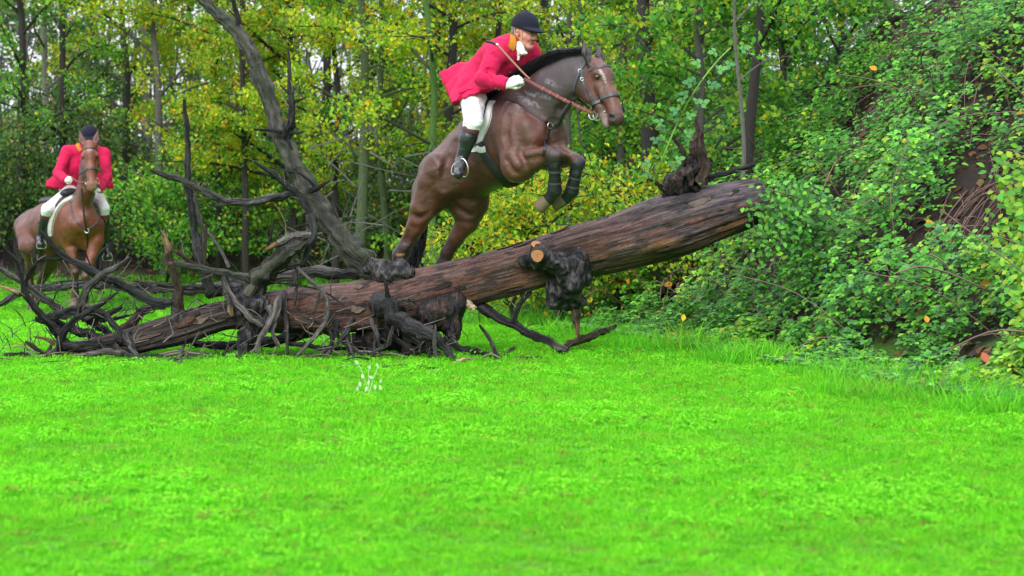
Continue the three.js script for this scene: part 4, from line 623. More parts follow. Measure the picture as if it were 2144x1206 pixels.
// trunk: axis with radius in photo pixels
const AX = [[128, 748, 0, 16], [150, 741, 0, 22], [200, 733, 0, 25], [262, 719, 0, 27], [325, 702, 0, 29], [388, 686, 0.02, 32], [435, 670, 0.05, 31], [480, 660, 0.08, 30], [540, 654, 0.1, 40], [600, 652, 0.1, 46], [700, 646, 0.1, 52], [800, 634, 0.12, 55], [900, 609, 0.16, 53], [1000, 586, 0.2, 50], [1100, 559, 0.27, 52], [1200, 530, 0.34, 55], [1300, 505, 0.42, 61], [1400, 475, 0.5, 67], [1480, 452, 0.58, 62], [1550, 432, 0.66, 54], [1592, 420, 0.73, 44]];
{
  const pts = AX.map(([x, y, dz, r]) => [P(x, y, 14 + dz), r * (14 + dz) / FOCAL]), n = 860, sides = 150, cv = new THREE.CatmullRomCurve3(pts.map((p) => p[0]), false, 'centripetal'), pos = [], idx = [], uv = [], col = [];
  const RED = lin(128, 84, 68), REDD = lin(84, 56, 50), BL = lin(44, 38, 42), GR = lin(66, 66, 52), BLUE = lin(84, 80, 90), OCH = lin(140, 98, 64), LEFT = lin(64, 52, 50), LEFTG = lin(92, 84, 80);
  let run = 0, prev = null, S = V(0, 1, 0);
  for (let i = 0; i <= n; i++) {
    const t = i / n, c = cv.getPoint(t), T = cv.getTangent(t), f = t * (pts.length - 1), k0 = Math.min(pts.length - 2, Math.floor(f)), R = mix(pts[k0][1], pts[k0 + 1][1], f - k0); S.addScaledVector(T, -S.dot(T)).normalize(); const B = T.clone().cross(S);
    if (prev) run += c.distanceTo(prev); prev = c;
    const px = toPx(c)[0], leftness = smooth(620, 480, px), rightness = smooth(1220, 1420, px);
    for (let k = 0; k <= sides; k++) {
      const a = k / sides * Math.PI * 2, ca = Math.cos(a), sa = Math.sin(a);
      const broad = noise(ca * 0.9 + run * 0.5, sa * 0.9, run * 1.1), grain = noise(ca * 9, sa * 9, run * 0.7), fineG = noise(ca * 26, sa * 26, run * 1.6), crack = Math.pow(1 - Math.abs(noise(ca * 2.3 + 3, sa * 2.3, run * 0.55)), 14);
      const flute = leftness * 0.13 * noise(ca * 1.8, sa * 1.8 + 8, run * 0.8) + rightness * 0.05 * noise(ca * 3, sa * 3, run * 0.6);
      const rr = R * (1 + 0.07 * broad + 0.022 * grain + 0.01 * fineG - 0.05 * crack + flute);
      const q = c.clone().addScaledVector(S, ca * rr).addScaledVector(B, sa * rr); pos.push(q.x, q.y, q.z); uv.push(k / sides * 4, run * 1.3);
      // wood laid bare: red brown, black rot blotches, shade and wet painted black underneath, green film on the flank, weathered blue-grey towards the root
      const g = RED.clone().lerp(REDD, clamp(0.5 + 0.9 * grain)); g.lerp(OCH, 0.75 * smooth(0.15, 0.5, noise(run * 1.3, ca * 1.5 + 3, sa * 1.5)) * smooth(-0.1, -0.5, ca));
      const green = smooth(0.0, 0.45, noise(run * 0.8 + 9, ca * 2, sa * 2)) * smooth(0.55, 0.0, Math.abs(ca - 0.15)); g.lerp(GR, 0.7 * green * (1 - leftness));
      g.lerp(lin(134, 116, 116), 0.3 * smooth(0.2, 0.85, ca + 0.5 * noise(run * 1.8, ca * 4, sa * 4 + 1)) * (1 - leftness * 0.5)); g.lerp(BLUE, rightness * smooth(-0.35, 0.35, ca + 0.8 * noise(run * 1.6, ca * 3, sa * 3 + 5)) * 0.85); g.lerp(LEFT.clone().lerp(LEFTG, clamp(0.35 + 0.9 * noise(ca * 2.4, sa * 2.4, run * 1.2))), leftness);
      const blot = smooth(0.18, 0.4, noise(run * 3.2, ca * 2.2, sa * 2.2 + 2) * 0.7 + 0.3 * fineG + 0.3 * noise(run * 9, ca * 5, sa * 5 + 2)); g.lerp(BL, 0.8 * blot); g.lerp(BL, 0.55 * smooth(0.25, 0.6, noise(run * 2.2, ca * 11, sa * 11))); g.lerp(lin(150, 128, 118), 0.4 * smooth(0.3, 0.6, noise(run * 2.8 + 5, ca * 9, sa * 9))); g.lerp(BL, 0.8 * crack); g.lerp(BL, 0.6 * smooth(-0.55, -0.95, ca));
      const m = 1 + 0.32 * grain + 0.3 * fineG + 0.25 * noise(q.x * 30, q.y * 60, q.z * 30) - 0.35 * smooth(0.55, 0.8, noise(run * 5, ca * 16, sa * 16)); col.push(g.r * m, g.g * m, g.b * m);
    }
  }
  const w = sides + 1; for (let i = 0; i < n; i++) for (let k = 0; k < sides; k++) { const a = i * w + k, b = a + 1, d = a + w, e = d + 1; idx.push(a, b, d, b, e, d); }
  for (const [e, flip] of [[0, 1], [n, 0]]) { const p = pts[e ? pts.length - 1 : 0][0], m = pos.length / 3; pos.push(p.x, p.y, p.z); uv.push(0, 0); col.push(0.06, 0.035, 0.025); for (let k = 0; k < sides; k++) flip ? idx.push(m, e * w + k + 1, e * w + k) : idx.push(m, e * w + k, e * w + k + 1); }
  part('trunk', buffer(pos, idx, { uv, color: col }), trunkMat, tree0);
}
const lr = rng(31);
function sprigs(list, parent, count, o) {                                   // fine side twigs growing from a bough
  const cv = new THREE.CatmullRomCurve3(list.map(([x, y, dz]) => P(x, y, 14 + (dz || 0))), false, 'centripetal');
  for (let i = 0; i < count; i++) {
    const t = mix(0.25, 0.97, lr()), a = cv.getPoint(t), T = cv.getTangent(t), d = V(lr() - 0.5, lr() - 0.35, lr() - 0.5).addScaledVector(T, 0.5).normalize(), L = mix(0.07, 0.38, lr() * lr()), b = a.clone().addScaledVector(d, L * 0.5).add(V(lr() - 0.5, lr() - 0.5, lr() - 0.5).multiplyScalar(L * 0.3)), c = b.clone().addScaledVector(d, L * 0.5).add(V(lr() - 0.5, lr() - 0.4, lr() - 0.5).multiplyScalar(L * 0.45)), r = mix(0.003, 0.0065, lr());
    if (c.y < 0.03) continue;
    const m = part('twig', tube(spline([a, b, c], 6), (u) => r * (1 - 0.7 * u), 5), lr() < 0.6 ? twigDark() : twigGrey(), parent);
    if (L > 0.18) part('twig', tube([b, b.clone().add(V(lr() - 0.5, lr() - 0.4, lr() - 0.5).multiplyScalar(L * 0.9))], (u) => r * 0.7 * (1 - 0.6 * u), 5), twigDark(), parent);
  }
}
const limb = (name, list, o, parent = tree0) => { const m = part(name, limbGeo(list, o), o && (o.tone === 'pale') ? paleWoodMat : woodMat, parent); if (name === 'branch') sprigs(list, m, 8, o); else if (name === 'root' || name === 'bough') sprigs(list, m, 5, o); return m; };
function knotField(list, rough = 0.02, k = 0.05) { const f = new Field(k); for (const [x, y, dz, r, x2, y2, dz2, r2] of list) { const a = P(x, y, 14 + dz), s = 14 / FOCAL; if (x2 !== undefined) f.cone(a, P(x2, y2, 14 + dz2), r * s, r2 * s, { c: lin(40, 38, 42) }); else f.ball(a, r * s, { c: lin(40, 38, 42) }); } f.disp = (x, y, z) => rough * (1.1 * noise(x * 6, y * 5, z * 6) + 0.9 * Math.abs(noise(x * 12, y * 8, z * 12)) - 0.3) + rough * 0.1 * noise(x * 44, y * 34, z * 44); return f; }
const knotPaint = (warm) => (p, g, c) => { const n = noise(p.x * 12, p.y * 7, p.z * 12), m = noise(p.x * 34, p.y * 26, p.z * 34), a = lin(30, 29, 34), b = warm ? lin(104, 78, 66) : lin(120, 114, 116), t = clamp(0.35 + 0.6 * n + 0.3 * m); c[0] = mix(a.r, b.r, t * t); c[1] = mix(a.g, b.g, t * t); c[2] = mix(a.b, b.b, t * t); };
const knot = (name, list, rough, warm, k) => part(name, knotField(list, rough, k).mesh(0.011, { paint: knotPaint(warm) }), woodMat, tree0);
// knots, burls and torn root
knot('burl', [[1150, 545, 0.15, 28, 1195, 570, 0.1, 34], [1185, 600, 0.15, 36], [1210, 575, 0.2, 30], [1170, 625, 0.2, 28, 1215, 632, 0.2, 16], [1145, 545, -0.02, 24], [1100, 545, 0.0, 14, 1130, 535, -0.05, 22], [1208, 545, 0.12, 26], [1178, 562, -0.02, 20], [1200, 598, 0.0, 18]], 0.022, false, 0.05);
limb('stub', [[1197, 625, 0.2, 12], [1203, 655, 0.18, 11], [1209, 680, 0.16, 8], [1213, 706, 0.15, 4]], { tone: 'brown', end: 'orange', endShare: 0.4 });
for (const [x, y, r, dz, d] of [[1125, 535, 13, -0.18, [-0.1, -0.15, 1]], [1122, 512, 10, -0.05, [0, 0.7, 0.7]]]) {                        // sawn stubs with pale faces
  const p = P(x, y, 14 + dz), v = V(...d).normalize(), s = 14 / FOCAL, st = part('sawn_stub', tube([p.clone().addScaledVector(v, -0.14), p.clone().addScaledVector(v, -0.05), p], (t) => r * s * (1.25 - 0.2 * t), 18), woodMat.clone(), tree0); st.material.vertexColors = false; st.material.color = lin(70, 56, 50);
  const f = part('sawn_face', buffer(...(() => { const q = [], ix = [], uvv = [], N = 28, X = V(0, 1, 0).cross(v).normalize(), Y = v.clone().cross(X); for (let ring = 0; ring <= 5; ring++) for (let i = 0; i < N; i++) { const a = i / N * 6.2832, R = ring / 5 * r * s * 0.98 * (1 + 0.06 * Math.sin(a * 3)), z = 0.004 + 0.0025 * noise(Math.cos(a) * 3, Math.sin(a) * 3, ring), w = p.clone().addScaledVector(X, Math.cos(a) * R).addScaledVector(Y, Math.sin(a) * R).addScaledVector(v, z); q.push(w.x, w.y, w.z); uvv.push(ring / 5, i / N); } for (let ring = 0; ring < 5; ring++) for (let i = 0; i < N; i++) { const a = ring * N + i, b = ring * N + (i + 1) % N; ix.push(a, a + N, b, b, a + N, b + N); } return [q, ix, { uv: uvv }]; })()), cutMat, st, true);
}
knot('root_knot', [[1430, 370, 0.5, 26, 1445, 345, 0.52, 20], [1398, 385, 0.48, 20], [1415, 395, 0.45, 24, 1450, 400, 0.5, 20], [1472, 345, 0.55, 14], [1395, 405, 0.42, 14]], 0.04, true, 0.04);
limb('root_spike', [[1466, 372, 0.52, 22], [1468, 340, 0.5, 18], [1466, 312, 0.49, 17], [1461, 285, 0.48, 11], [1457, 250, 0.47, 3]], { tone: 'brown', ridge: 0.4, sides: 18, torn: false });
limb('root_spike', [[1433, 345, 0.48, 8], [1428, 318, 0.46, 7], [1417, 298, 0.44, 5], [1400, 281, 0.42, 2]], { tone: 'brown', torn: false });
limb('root', [[1400, 405, 0.4, 8], [1385, 392, 0.34, 6], [1368, 380, 0.3, 4], [1358, 377, 0.28, 2]], { tone: 'brown', torn: false });
limb('root', [[1480, 372, 0.6, 6], [1530, 360, 0.7, 6], [1580, 345, 0.8, 5]], { tone: 'black' });
knot('root_mass', [[800, 690, 0.12, 30, 880, 690, 0.1, 32], [905, 660, -0.06, 34], [940, 655, -0.04, 28, 945, 700, -0.06, 18], [760, 712, 0.15, 20, 880, 722, 0.1, 20], [830, 645, -0.06, 20], [955, 636, -0.02, 26]], 0.016, true, 0.07);
{ const q = rng(7); for (let i = 0; i < 16; i++) { const x = mix(690, 955, q()), y = mix(660, 712, q()), dx = (q() - 0.5) * 150, e = mix(732, 754, q()); limb('root', [[x, y, -0.1 - 0.1 * q(), mix(3, 8, q())], [x + dx * 0.35 + 22 * (q() - 0.5), mix(y, e, 0.6), -0.2 - 0.1 * q(), mix(2.5, 6, q())], [x + dx, e, -0.2 - 0.2 * q(), 2.5]], { tone: q() < 0.6 ? 'black' : 'grey', sides: 9 }); } }
knot('branch_collar', [[800, 574, 0.02, 22, 845, 572, 0.02, 14], [780, 560, 0.05, 22], [830, 560, 0.03, 13, 858, 570, 0, 10], [842, 545, 0.02, 8], [815, 570, 0, 16]], 0.018, false);
part('sawn_face', new THREE.CylinderGeometry(11 * 14 / FOCAL, 8 * 14 / FOCAL, 0.02, 14).translate(...J(838, 534, 0.02).toArray()), cutMat, tree0);
knot('branch_collar', [[520, 620, 0.0, 26, 540, 670, -0.05, 26], [500, 640, 0.05, 28], [480, 608, 0.05, 14, 440, 612, 0.05, 12], [520, 700, -0.05, 20, 512, 740, -0.1, 12], [540, 640, -0.1, 24]], 0.018, false);
knot('branch_collar', [[370, 650, 0.0, 16, 372, 672, 0.0, 20], [395, 668, 0, 16]], 0.025, false);
knot('branch_collar', [[130, 735, -0.05, 16, 118, 748, -0.08, 18], [255, 712, -0.1, 12]], 0.025, false);
// great leaning bough and its shoots
limb('bough', [[822, 584, 0.08, 36], [775, 562, 0.1, 33], [735, 528, 0.14, 30], [690, 465, 0.2, 29], [640, 395, 0.28, 27], [600, 312, 0.36, 24], [574, 245, 0.42, 22.5], [548, 165, 0.48, 21], [522, 105, 0.52, 19], [490, 58, 0.56, 18], [455, 27, 0.6, 15], [415, -8, 0.64, 13], [370, -45, 0.7, 11]], { tone: 'moss', sides: 26, n: 190, ridge: 0.2, green: 0.3, wob: 0.2, torn: false, thin: 0.76 });
const up = tree0;
limb('branch', [[503, 72, 0.55, 9], [499, 40, 0.52, 7.5], [492, 15, 0.5, 6], [482, -18, 0.48, 5]], { tone: 'black', torn: false });
limb('branch', [[598, 290, 0.3, 13], [608, 268, 0.26, 12], [613, 235, 0.22, 9], [611, 205, 0.2, 7], [607, 160, 0.18, 4.5], [602, 100, 0.16, 2.5]], { tone: 'black', end: 'grey', endShare: 0.4 });
for (const t of [[[596, 280, 0.28, 6], [570, 273, 0.25, 4.5], [531, 270, 0.2, 2.5]], [[611, 200, 0.2, 4], [598, 190, 0.18, 3], [586, 178, 0.16, 1.5]], [[612, 214, 0.2, 5], [627, 209, 0.17, 3.5], [642, 203, 0.15, 1.5]], [[608, 278, 0.26, 6], [622, 278, 0.2, 4], [635, 276, 0.16, 2]], [[600, 288, 0.3, 5], [606, 302, 0.27, 4], [612, 314, 0.26, 2]], [[648, 398, 0.1, 8], [668, 393, 0.04, 6], [690, 379, 0.0, 2]], [[657, 392, 0.08, 5], [645, 376, 0.05, 4], [625, 362, 0.05, 3], [596, 357, 0.08, 2], [566, 351, 0.1, 1.5]]]) limb('twig', t, { tone: 'black', sides: 8, torn: false });
limb('branch', [[628, 398, 0.26, 9], [605, 404, 0.2, 9.5], [570, 414, 0.12, 9.5], [530, 422, 0.05, 10], [490, 424, 0.0, 10], [455, 412, -0.05, 10], [420, 398, -0.08, 9], [375, 377, -0.1, 8], [345, 366, -0.12, 7], [318, 355, -0.14, 6]], { tone: 'grey', green: 0.25 });
limb('stub', [[490, 424, 0.0, 6], [468, 428, -0.04, 5], [448, 431, -0.08, 3.5]], { tone: 'grey' });
limb('branch', [[652, 505, 0.1, 13], [650, 470, 0.08, 12], [642, 440, 0.08, 10], [625, 412, 0.08, 9], [600, 388, 0.06, 8], [568, 363, 0.03, 6], [532, 339, 0.0, 3.5]], { tone: 'black', torn: false });
limb('branch', [[652, 450, 0.0, 11], [656, 480, -0.04, 12.5], [648, 505, -0.08, 11], [640, 530, -0.1, 9], [632, 554, -0.12, 7]], { tone: 'black' });
// uprights over the left half
limb('branch', [[444, 616, 0.02, 13], [430, 580, 0.02, 12], [415, 535, 0.02, 11], [408, 490, 0.02, 10.5], [400, 440, 0.0, 9], [393, 390, 0.0, 8], [393, 330, 0, 7], [392, 275, 0, 6], [385, 209, 0, 4.5]], { tone: 'black', green: 0.1 });
limb('branch', [[428, 590, 0.08, 6], [425, 545, 0.1, 6], [424, 490, 0.12, 5.5], [415, 450, 0.12, 5], [406, 400, 0.14, 3]], { tone: 'dead' });
limb('twig', [[427, 556, -0.02, 4], [431, 510, -0.02, 3.5], [431, 470, -0.03, 2.5]], { tone: 'brown' });
limb('twig', [[480, 560, 0.2, 4.5], [460, 520, 0.22, 4], [440, 492, 0.24, 3], [420, 470, 0.26, 2]], { tone: 'dead' });
limb('twig', [[412, 405, 0.0, 2.5], [415, 392, -0.02, 2], [420, 380, -0.03, 1]], { tone: 'pale', sides: 8 });
limb('branch', [[378, 660, -0.02, 15], [374, 625, -0.05, 11], [368, 585, -0.06, 9.5], [358, 545, -0.08, 9], [350, 515, -0.09, 8.5], [341, 484, -0.1, 5]], { tone: 'brown', end: 'pale', endShare: 0.36, sides: 16, green: 0.2 });
limb('branch', [[532, 588, -0.1, 11], [505, 578, -0.12, 9.5], [460, 568, -0.14, 8.5], [410, 560, -0.16, 8], [345, 551, -0.18, 6.5]], { tone: 'moss', end: 'orange', endShare: 0.08, green: 0.3 });
limb('branch', [[420, 560, -0.02, 5], [395, 545, -0.04, 5], [363, 523, -0.08, 4]], { tone: 'brown', end: 'orange', endShare: 0.08 });
limb('branch', [[525, 610, -0.06, 22], [545, 578, -0.08, 21], [575, 548, -0.12, 19], [605, 525, -0.16, 17], [634, 505, -0.2, 12]], { tone: 'moss', ridge: 0.45, sides: 22 });
limb('branch', [[650, 492, -0.1, 9], [620, 496, -0.14, 9], [590, 507, -0.2, 8.5], [556, 524, -0.26, 5]], { tone: 'dead', end: 'orange', endShare: 0.3 });
limb('twig', [[560, 525, -0.1, 3.5], [570, 480, -0.14, 3], [575, 460, -0.16, 2]], { tone: 'black' });
limb('branch', [[640, 555, -0.1, 8], [606, 560, -0.12, 6], [580, 572, -0.1, 5]], { tone: 'black' });
// long bough lying behind
limb('bough', [[770, 572, 0.55, 13], [700, 570, 0.6, 14], [620, 574, 0.62, 14], [540, 590, 0.65, 13], [450, 600, 0.66, 13], [380, 606, 0.66, 12], [290, 601, 0.66, 11], [200, 597, 0.66, 10.5], [110, 600, 0.66, 9], [60, 608, 0.64, 8.5], [20, 625, 0.62, 8], [-10, 640, 0.6, 7]], { tone: 'grey', sides: 20, n: 110 });
limb('branch', [[430, 600, 0.6, 5], [350, 596, 0.6, 4], [280, 588, 0.6, 3]], { tone: 'grey' });
limb('splinter', [[40, 615, 0.6, 5], [20, 606, 0.58, 4.5], [-5, 600, 0.55, 3]], { tone: 'pale' });
// the tangle at the left end
limb('branch', [[368, 612, 0.04, 7], [358, 632, 0.02, 9.5], [340, 637, 0.0, 10.5], [300, 625, -0.05, 11], [240, 590, -0.1, 11], [180, 560, -0.16, 9.5], [128, 532, -0.22, 7.5], [102, 505, -0.25, 6], [82, 480, -0.27, 3]], { tone: 'black', green: 0.1, n: 70 });
for (const t of [[[126, 544, -0.2, 4], [100, 542, -0.2, 4], [75, 537, -0.22, 3], [28, 519, -0.26, 1.5]], [[128, 542, -0.2, 3.5], [105, 541, -0.25, 3.5], [80, 535, -0.3, 1.5]], [[200, 575, -0.1, 5], [203, 545, -0.14, 4.5], [215, 525, -0.17, 4], [236, 506, -0.2, 2]], [[192, 562, -0.16, 2.2], [183, 540, -0.18, 2], [177, 522, -0.2, 1.5]], [[70, 545, -0.3, 3], [72, 520, -0.3, 2.2], [73, 505, -0.3, 1]], [[110, 592, 0.4, 2.5], [150, 588, 0.4, 2.5], [190, 586, 0.4, 1.5]], [[112, 628, 0.2, 2], [122, 605, 0.2, 2], [132, 592, 0.2, 1.5]], [[164, 620, 0.1, 3], [163, 600, 0.1, 2.5], [163, 590, 0.1, 1.5]]]) limb('twig', t, { tone: 'black', sides: 8, torn: false });
limb('branch', [[142, 728, -0.1, 12], [122, 700, -0.14, 11], [98, 672, -0.2, 9.5], [68, 638, -0.28, 8], [50, 608, -0.33, 7], [44, 580, -0.36, 5.5], [34, 550, -0.4, 4.5], [8, 518, -0.46, 2.5]], { tone: 'black', n: 60 });
limb('branch', [[52, 602, -0.33, 6], [58, 582, -0.36, 6], [70, 558, -0.4, 5], [80, 545, -0.42, 3]], { tone: 'black' });
limb('branch', [[132, 650, 0.02, 9], [90, 622, -0.04, 9], [60, 598, -0.08, 8], [30, 580, -0.12, 7], [-5, 560, -0.16, 5]], { tone: 'grey' });
limb('branch', [[166, 660, -0.1, 11], [172, 632, -0.14, 10.5], [186, 604, -0.18, 9.5], [212, 578, -0.24, 8.5], [236, 566, -0.28, 6.5], [271, 539, -0.34, 4]], { tone: 'grey', green: 0.1 });
limb('branch', [[126, 748, -0.1, 9], [126, 715, -0.14, 9], [145, 682, -0.18, 8.5], [180, 655, -0.22, 7.5], [212, 636, -0.26, 6], [248, 611, -0.3, 3.5]], { tone: 'black' });
limb('branch', [[98, 668, -0.02, 12], [130, 657, -0.05, 13], [168, 650, -0.08, 12.5], [200, 653, -0.11, 10.5], [228, 668, -0.16, 8.5], [246, 688, -0.2, 7.5], [256, 716, -0.24, 6]], { tone: 'black', green: 0.08 });
limb('branch', [[214, 705, 0.1, 12], [170, 694, 0.08, 12], [120, 680, 0.05, 11], [76, 666, 0.03, 8]], { tone: 'black' });
limb('branch', [[230, 700, 0.15, 9], [200, 678, 0.16, 9], [160, 655, 0.18, 7]], { tone: 'grey' });
limb('branch', [[180, 672, 0.05, 9], [215, 662, 0.02, 8], [255, 643, 0.0, 5]], { tone: 'black' });
limb('branch', [[256, 702, 0.08, 13], [280, 672, 0.1, 12], [300, 650, 0.14, 10], [318, 640, 0.18, 8]], { tone: 'brown' });
limb('branch', [[170, 670, 0.14, 5], [215, 672, 0.14, 5], [270, 661, 0.14, 3]], { tone: 'black' });
limb('branch', [[345, 643, 0.1, 5], [310, 647, 0.1, 5], [285, 650, 0.1, 4]], { tone: 'grey' });
limb('branch', [[135, 722, -0.16, 10], [180, 719, -0.2, 8], [240, 716, -0.24, 6]], { tone: 'black', torn: false });
// hanging roots and boughs in the middle
for (const [t, o] of [
  [[[465, 580, -0.05, 6], [478, 606, -0.1, 7], [492, 632, -0.14, 8], [520, 660, -0.2, 7], [552, 684, -0.26, 5]], { tone: 'dead' }],
  [[[470, 570, 0.0, 7], [472, 600, -0.02, 9], [480, 635, -0.06, 10], [486, 662, -0.1, 6]], { tone: 'grey', end: 'pale', endShare: 0.25 }],
  [[[588, 620, -0.12, 7], [580, 645, -0.18, 8.5], [563, 678, -0.26, 8.5], [548, 705, -0.34, 7.5], [534, 738, -0.42, 5]], { tone: 'dead', ridge: 0.5 }],
  [[[560, 640, -0.16, 9], [575, 670, -0.2, 8], [572, 700, -0.26, 5], [586, 728, -0.3, 3]], { tone: 'dead' }],
  [[[596, 610, -0.05, 6], [598, 655, -0.1, 6.5], [601, 700, -0.14, 6], [602, 742, -0.2, 4]], { tone: 'grey' }],
  [[[620, 560, -0.1, 4.5], [620, 600, -0.12, 4.5], [617, 640, -0.14, 3]], { tone: 'grey' }],
  [[[625, 560, -0.15, 4.5], [648, 585, -0.2, 4.5], [672, 605, -0.24, 5], [686, 630, -0.28, 5], [684, 665, -0.32, 5.5], [668, 695, -0.36, 5.5], [645, 722, -0.42, 5.5], [615, 750, -0.5, 3]], { tone: 'dead', n: 60 }],
  [[[668, 615, -0.2, 3], [660, 650, -0.24, 3], [654, 684, -0.28, 2]], { tone: 'grey' }],
  [[[690, 655, -0.1, 4], [672, 690, -0.2, 4], [652, 712, -0.28, 4], [625, 742, -0.4, 3]], { tone: 'grey' }],
  [[[615, 655, -0.2, 2.5], [655, 672, -0.22, 2.5], [700, 690, -0.24, 2.5], [731, 702, -0.26, 1.5]], { tone: 'grey' }],
  [[[700, 670, -0.1, 3], [722, 708, -0.2, 3.5], [742, 745, -0.3, 3]], { tone: 'black' }],
  [[[698, 706, -0.2, 4], [692, 725, -0.26, 4], [688, 742, -0.3, 3]], { tone: 'grey' }],
  [[[560, 592, -0.1, 2.2], [620, 596, -0.14, 2.2], [680, 612, -0.18, 2.2], [720, 640, -0.2, 1.6]], { tone: 'black' }],
  [[[388, 714, 0.1, 4.5], [380, 735, -0.2, 4], [374, 766, -0.9, 3]], { tone: 'dead' }],
  [[[497, 716, -0.2, 5], [502, 745, -0.5, 4], [508, 772, -1.0, 2.5]], { tone: 'black' }],
  [[[497, 722, 0.0, 4], [470, 740, -0.2, 3.5], [455, 752, -0.4, 2.5]], { tone: 'grey' }],
  [[[262, 700, -0.26, 6], [270, 722, -0.36, 6], [284, 742, -0.6, 5], [296, 768, -0.95, 3]], { tone: 'grey' }],
  [[[240, 722, -0.26, 6], [262, 740, -0.45, 5.5], [290, 750, -0.6, 5], [322, 768, -0.95, 3.5]], { tone: 'grey' }],
  [[[281, 748, -0.5, 5], [280, 725, -0.45, 4.5], [280, 706, -0.42, 3]], { tone: 'black' }],
  [[[262, 738, -0.4, 8], [222, 738, -0.45, 8], [182, 740, -0.5, 7]], { tone: 'dead' }],
]) limb('root', t, { sides: 12, ...o });
// boughs under and before the trunk
limb('bough', [[690, 690, 0.42, 15], [640, 700, 0.4, 13], [560, 716, 0.35, 12.5], [480, 722, 0.3, 11], [400, 718, 0.28, 8]], { tone: 'black' });
limb('bough', [[780, 638, -0.1, 24], [800, 637, -0.18, 22], [818, 646, -0.24, 20], [828, 668, -0.3, 18], [850, 682, -0.36, 17], [880, 692, -0.42, 15], [908, 708, -0.48, 12], [930, 730, -0.5, 9], [948, 752, -0.6, 7], [953, 764, -0.75, 5]], { tone: 'black', sides: 22, green: 0.0, n: 90 });
limb('stub', [[812, 628, -0.25, 7], [809, 608, -0.28, 5], [806, 588, -0.3, 3.5]], { tone: 'black', torn: true });
limb('branch', [[825, 640, -0.2, 6], [845, 630, -0.24, 5], [868, 628, -0.27, 4]], { tone: 'grey' });
limb('root', [[905, 695, -0.44, 6], [900, 715, -0.45, 5], [893, 728, -0.42, 4], [900, 748, -0.45, 3]], { tone: 'grey' });
limb('stub', [[912, 752, -0.55, 5], [911, 715, -0.55, 5], [910, 680, -0.55, 3]], { tone: 'dead', torn: true });
limb('root', [[822, 682, -0.3, 4], [818, 700, -0.32, 4], [812, 716, -0.34, 2]], { tone: 'grey' });
limb('stub', [[850, 688, -0.1, 10], [850, 715, -0.1, 10], [850, 744, -0.12, 11]], { tone: 'brown', torn: false });
limb('root', [[930, 712, -0.1, 8], [960, 728, -0.1, 8], [1000, 737, -0.1, 7], [1045, 745, -0.12, 4]], { tone: 'black' });
limb('bough', [[985, 628, 0.2, 11], [1010, 645, 0.18, 11.5], [1040, 662, 0.15, 11.5], [1080, 682, 0.12, 11], [1120, 702, 0.08, 10.5], [1155, 720, 0.05, 10], [1190, 734, 0.02, 9]], { tone: 'black', end: 'grey', endShare: 0.25 });
limb('branch', [[1072, 676, 0.1, 6.5], [1084, 645, 0.14, 6], [1098, 625, 0.2, 6], [1112, 610, 0.25, 6]], { tone: 'black' });
for (const [x0, y0, x1, y1, r] of [[700, 700, 745, 745, 5], [600, 720, 700, 735, 6], [740, 700, 730, 748, 6], [775, 720, 770, 746, 7], [860, 735, 900, 742, 7], [660, 728, 760, 738, 5]]) limb('root', [[x0, y0, -0.05, r], [(x0 + x1) / 2 + 4, (y0 + y1) / 2 - 3, -0.1, r], [x1, y1, -0.15, r * 0.6]], { tone: 'black', sides: 10 });
{ const bark = new Field(0.02); bark.cone(J(978, 636, -0.02), J(992, 645, -0.06), 0.03, 0.02, { c: lin(170, 150, 120) }); bark.disp = (x, y, z) => 0.012 * noise(x * 30, y * 30, z * 30); part('torn_bark', bark.mesh(0.008), paleWoodMat, tree0); }
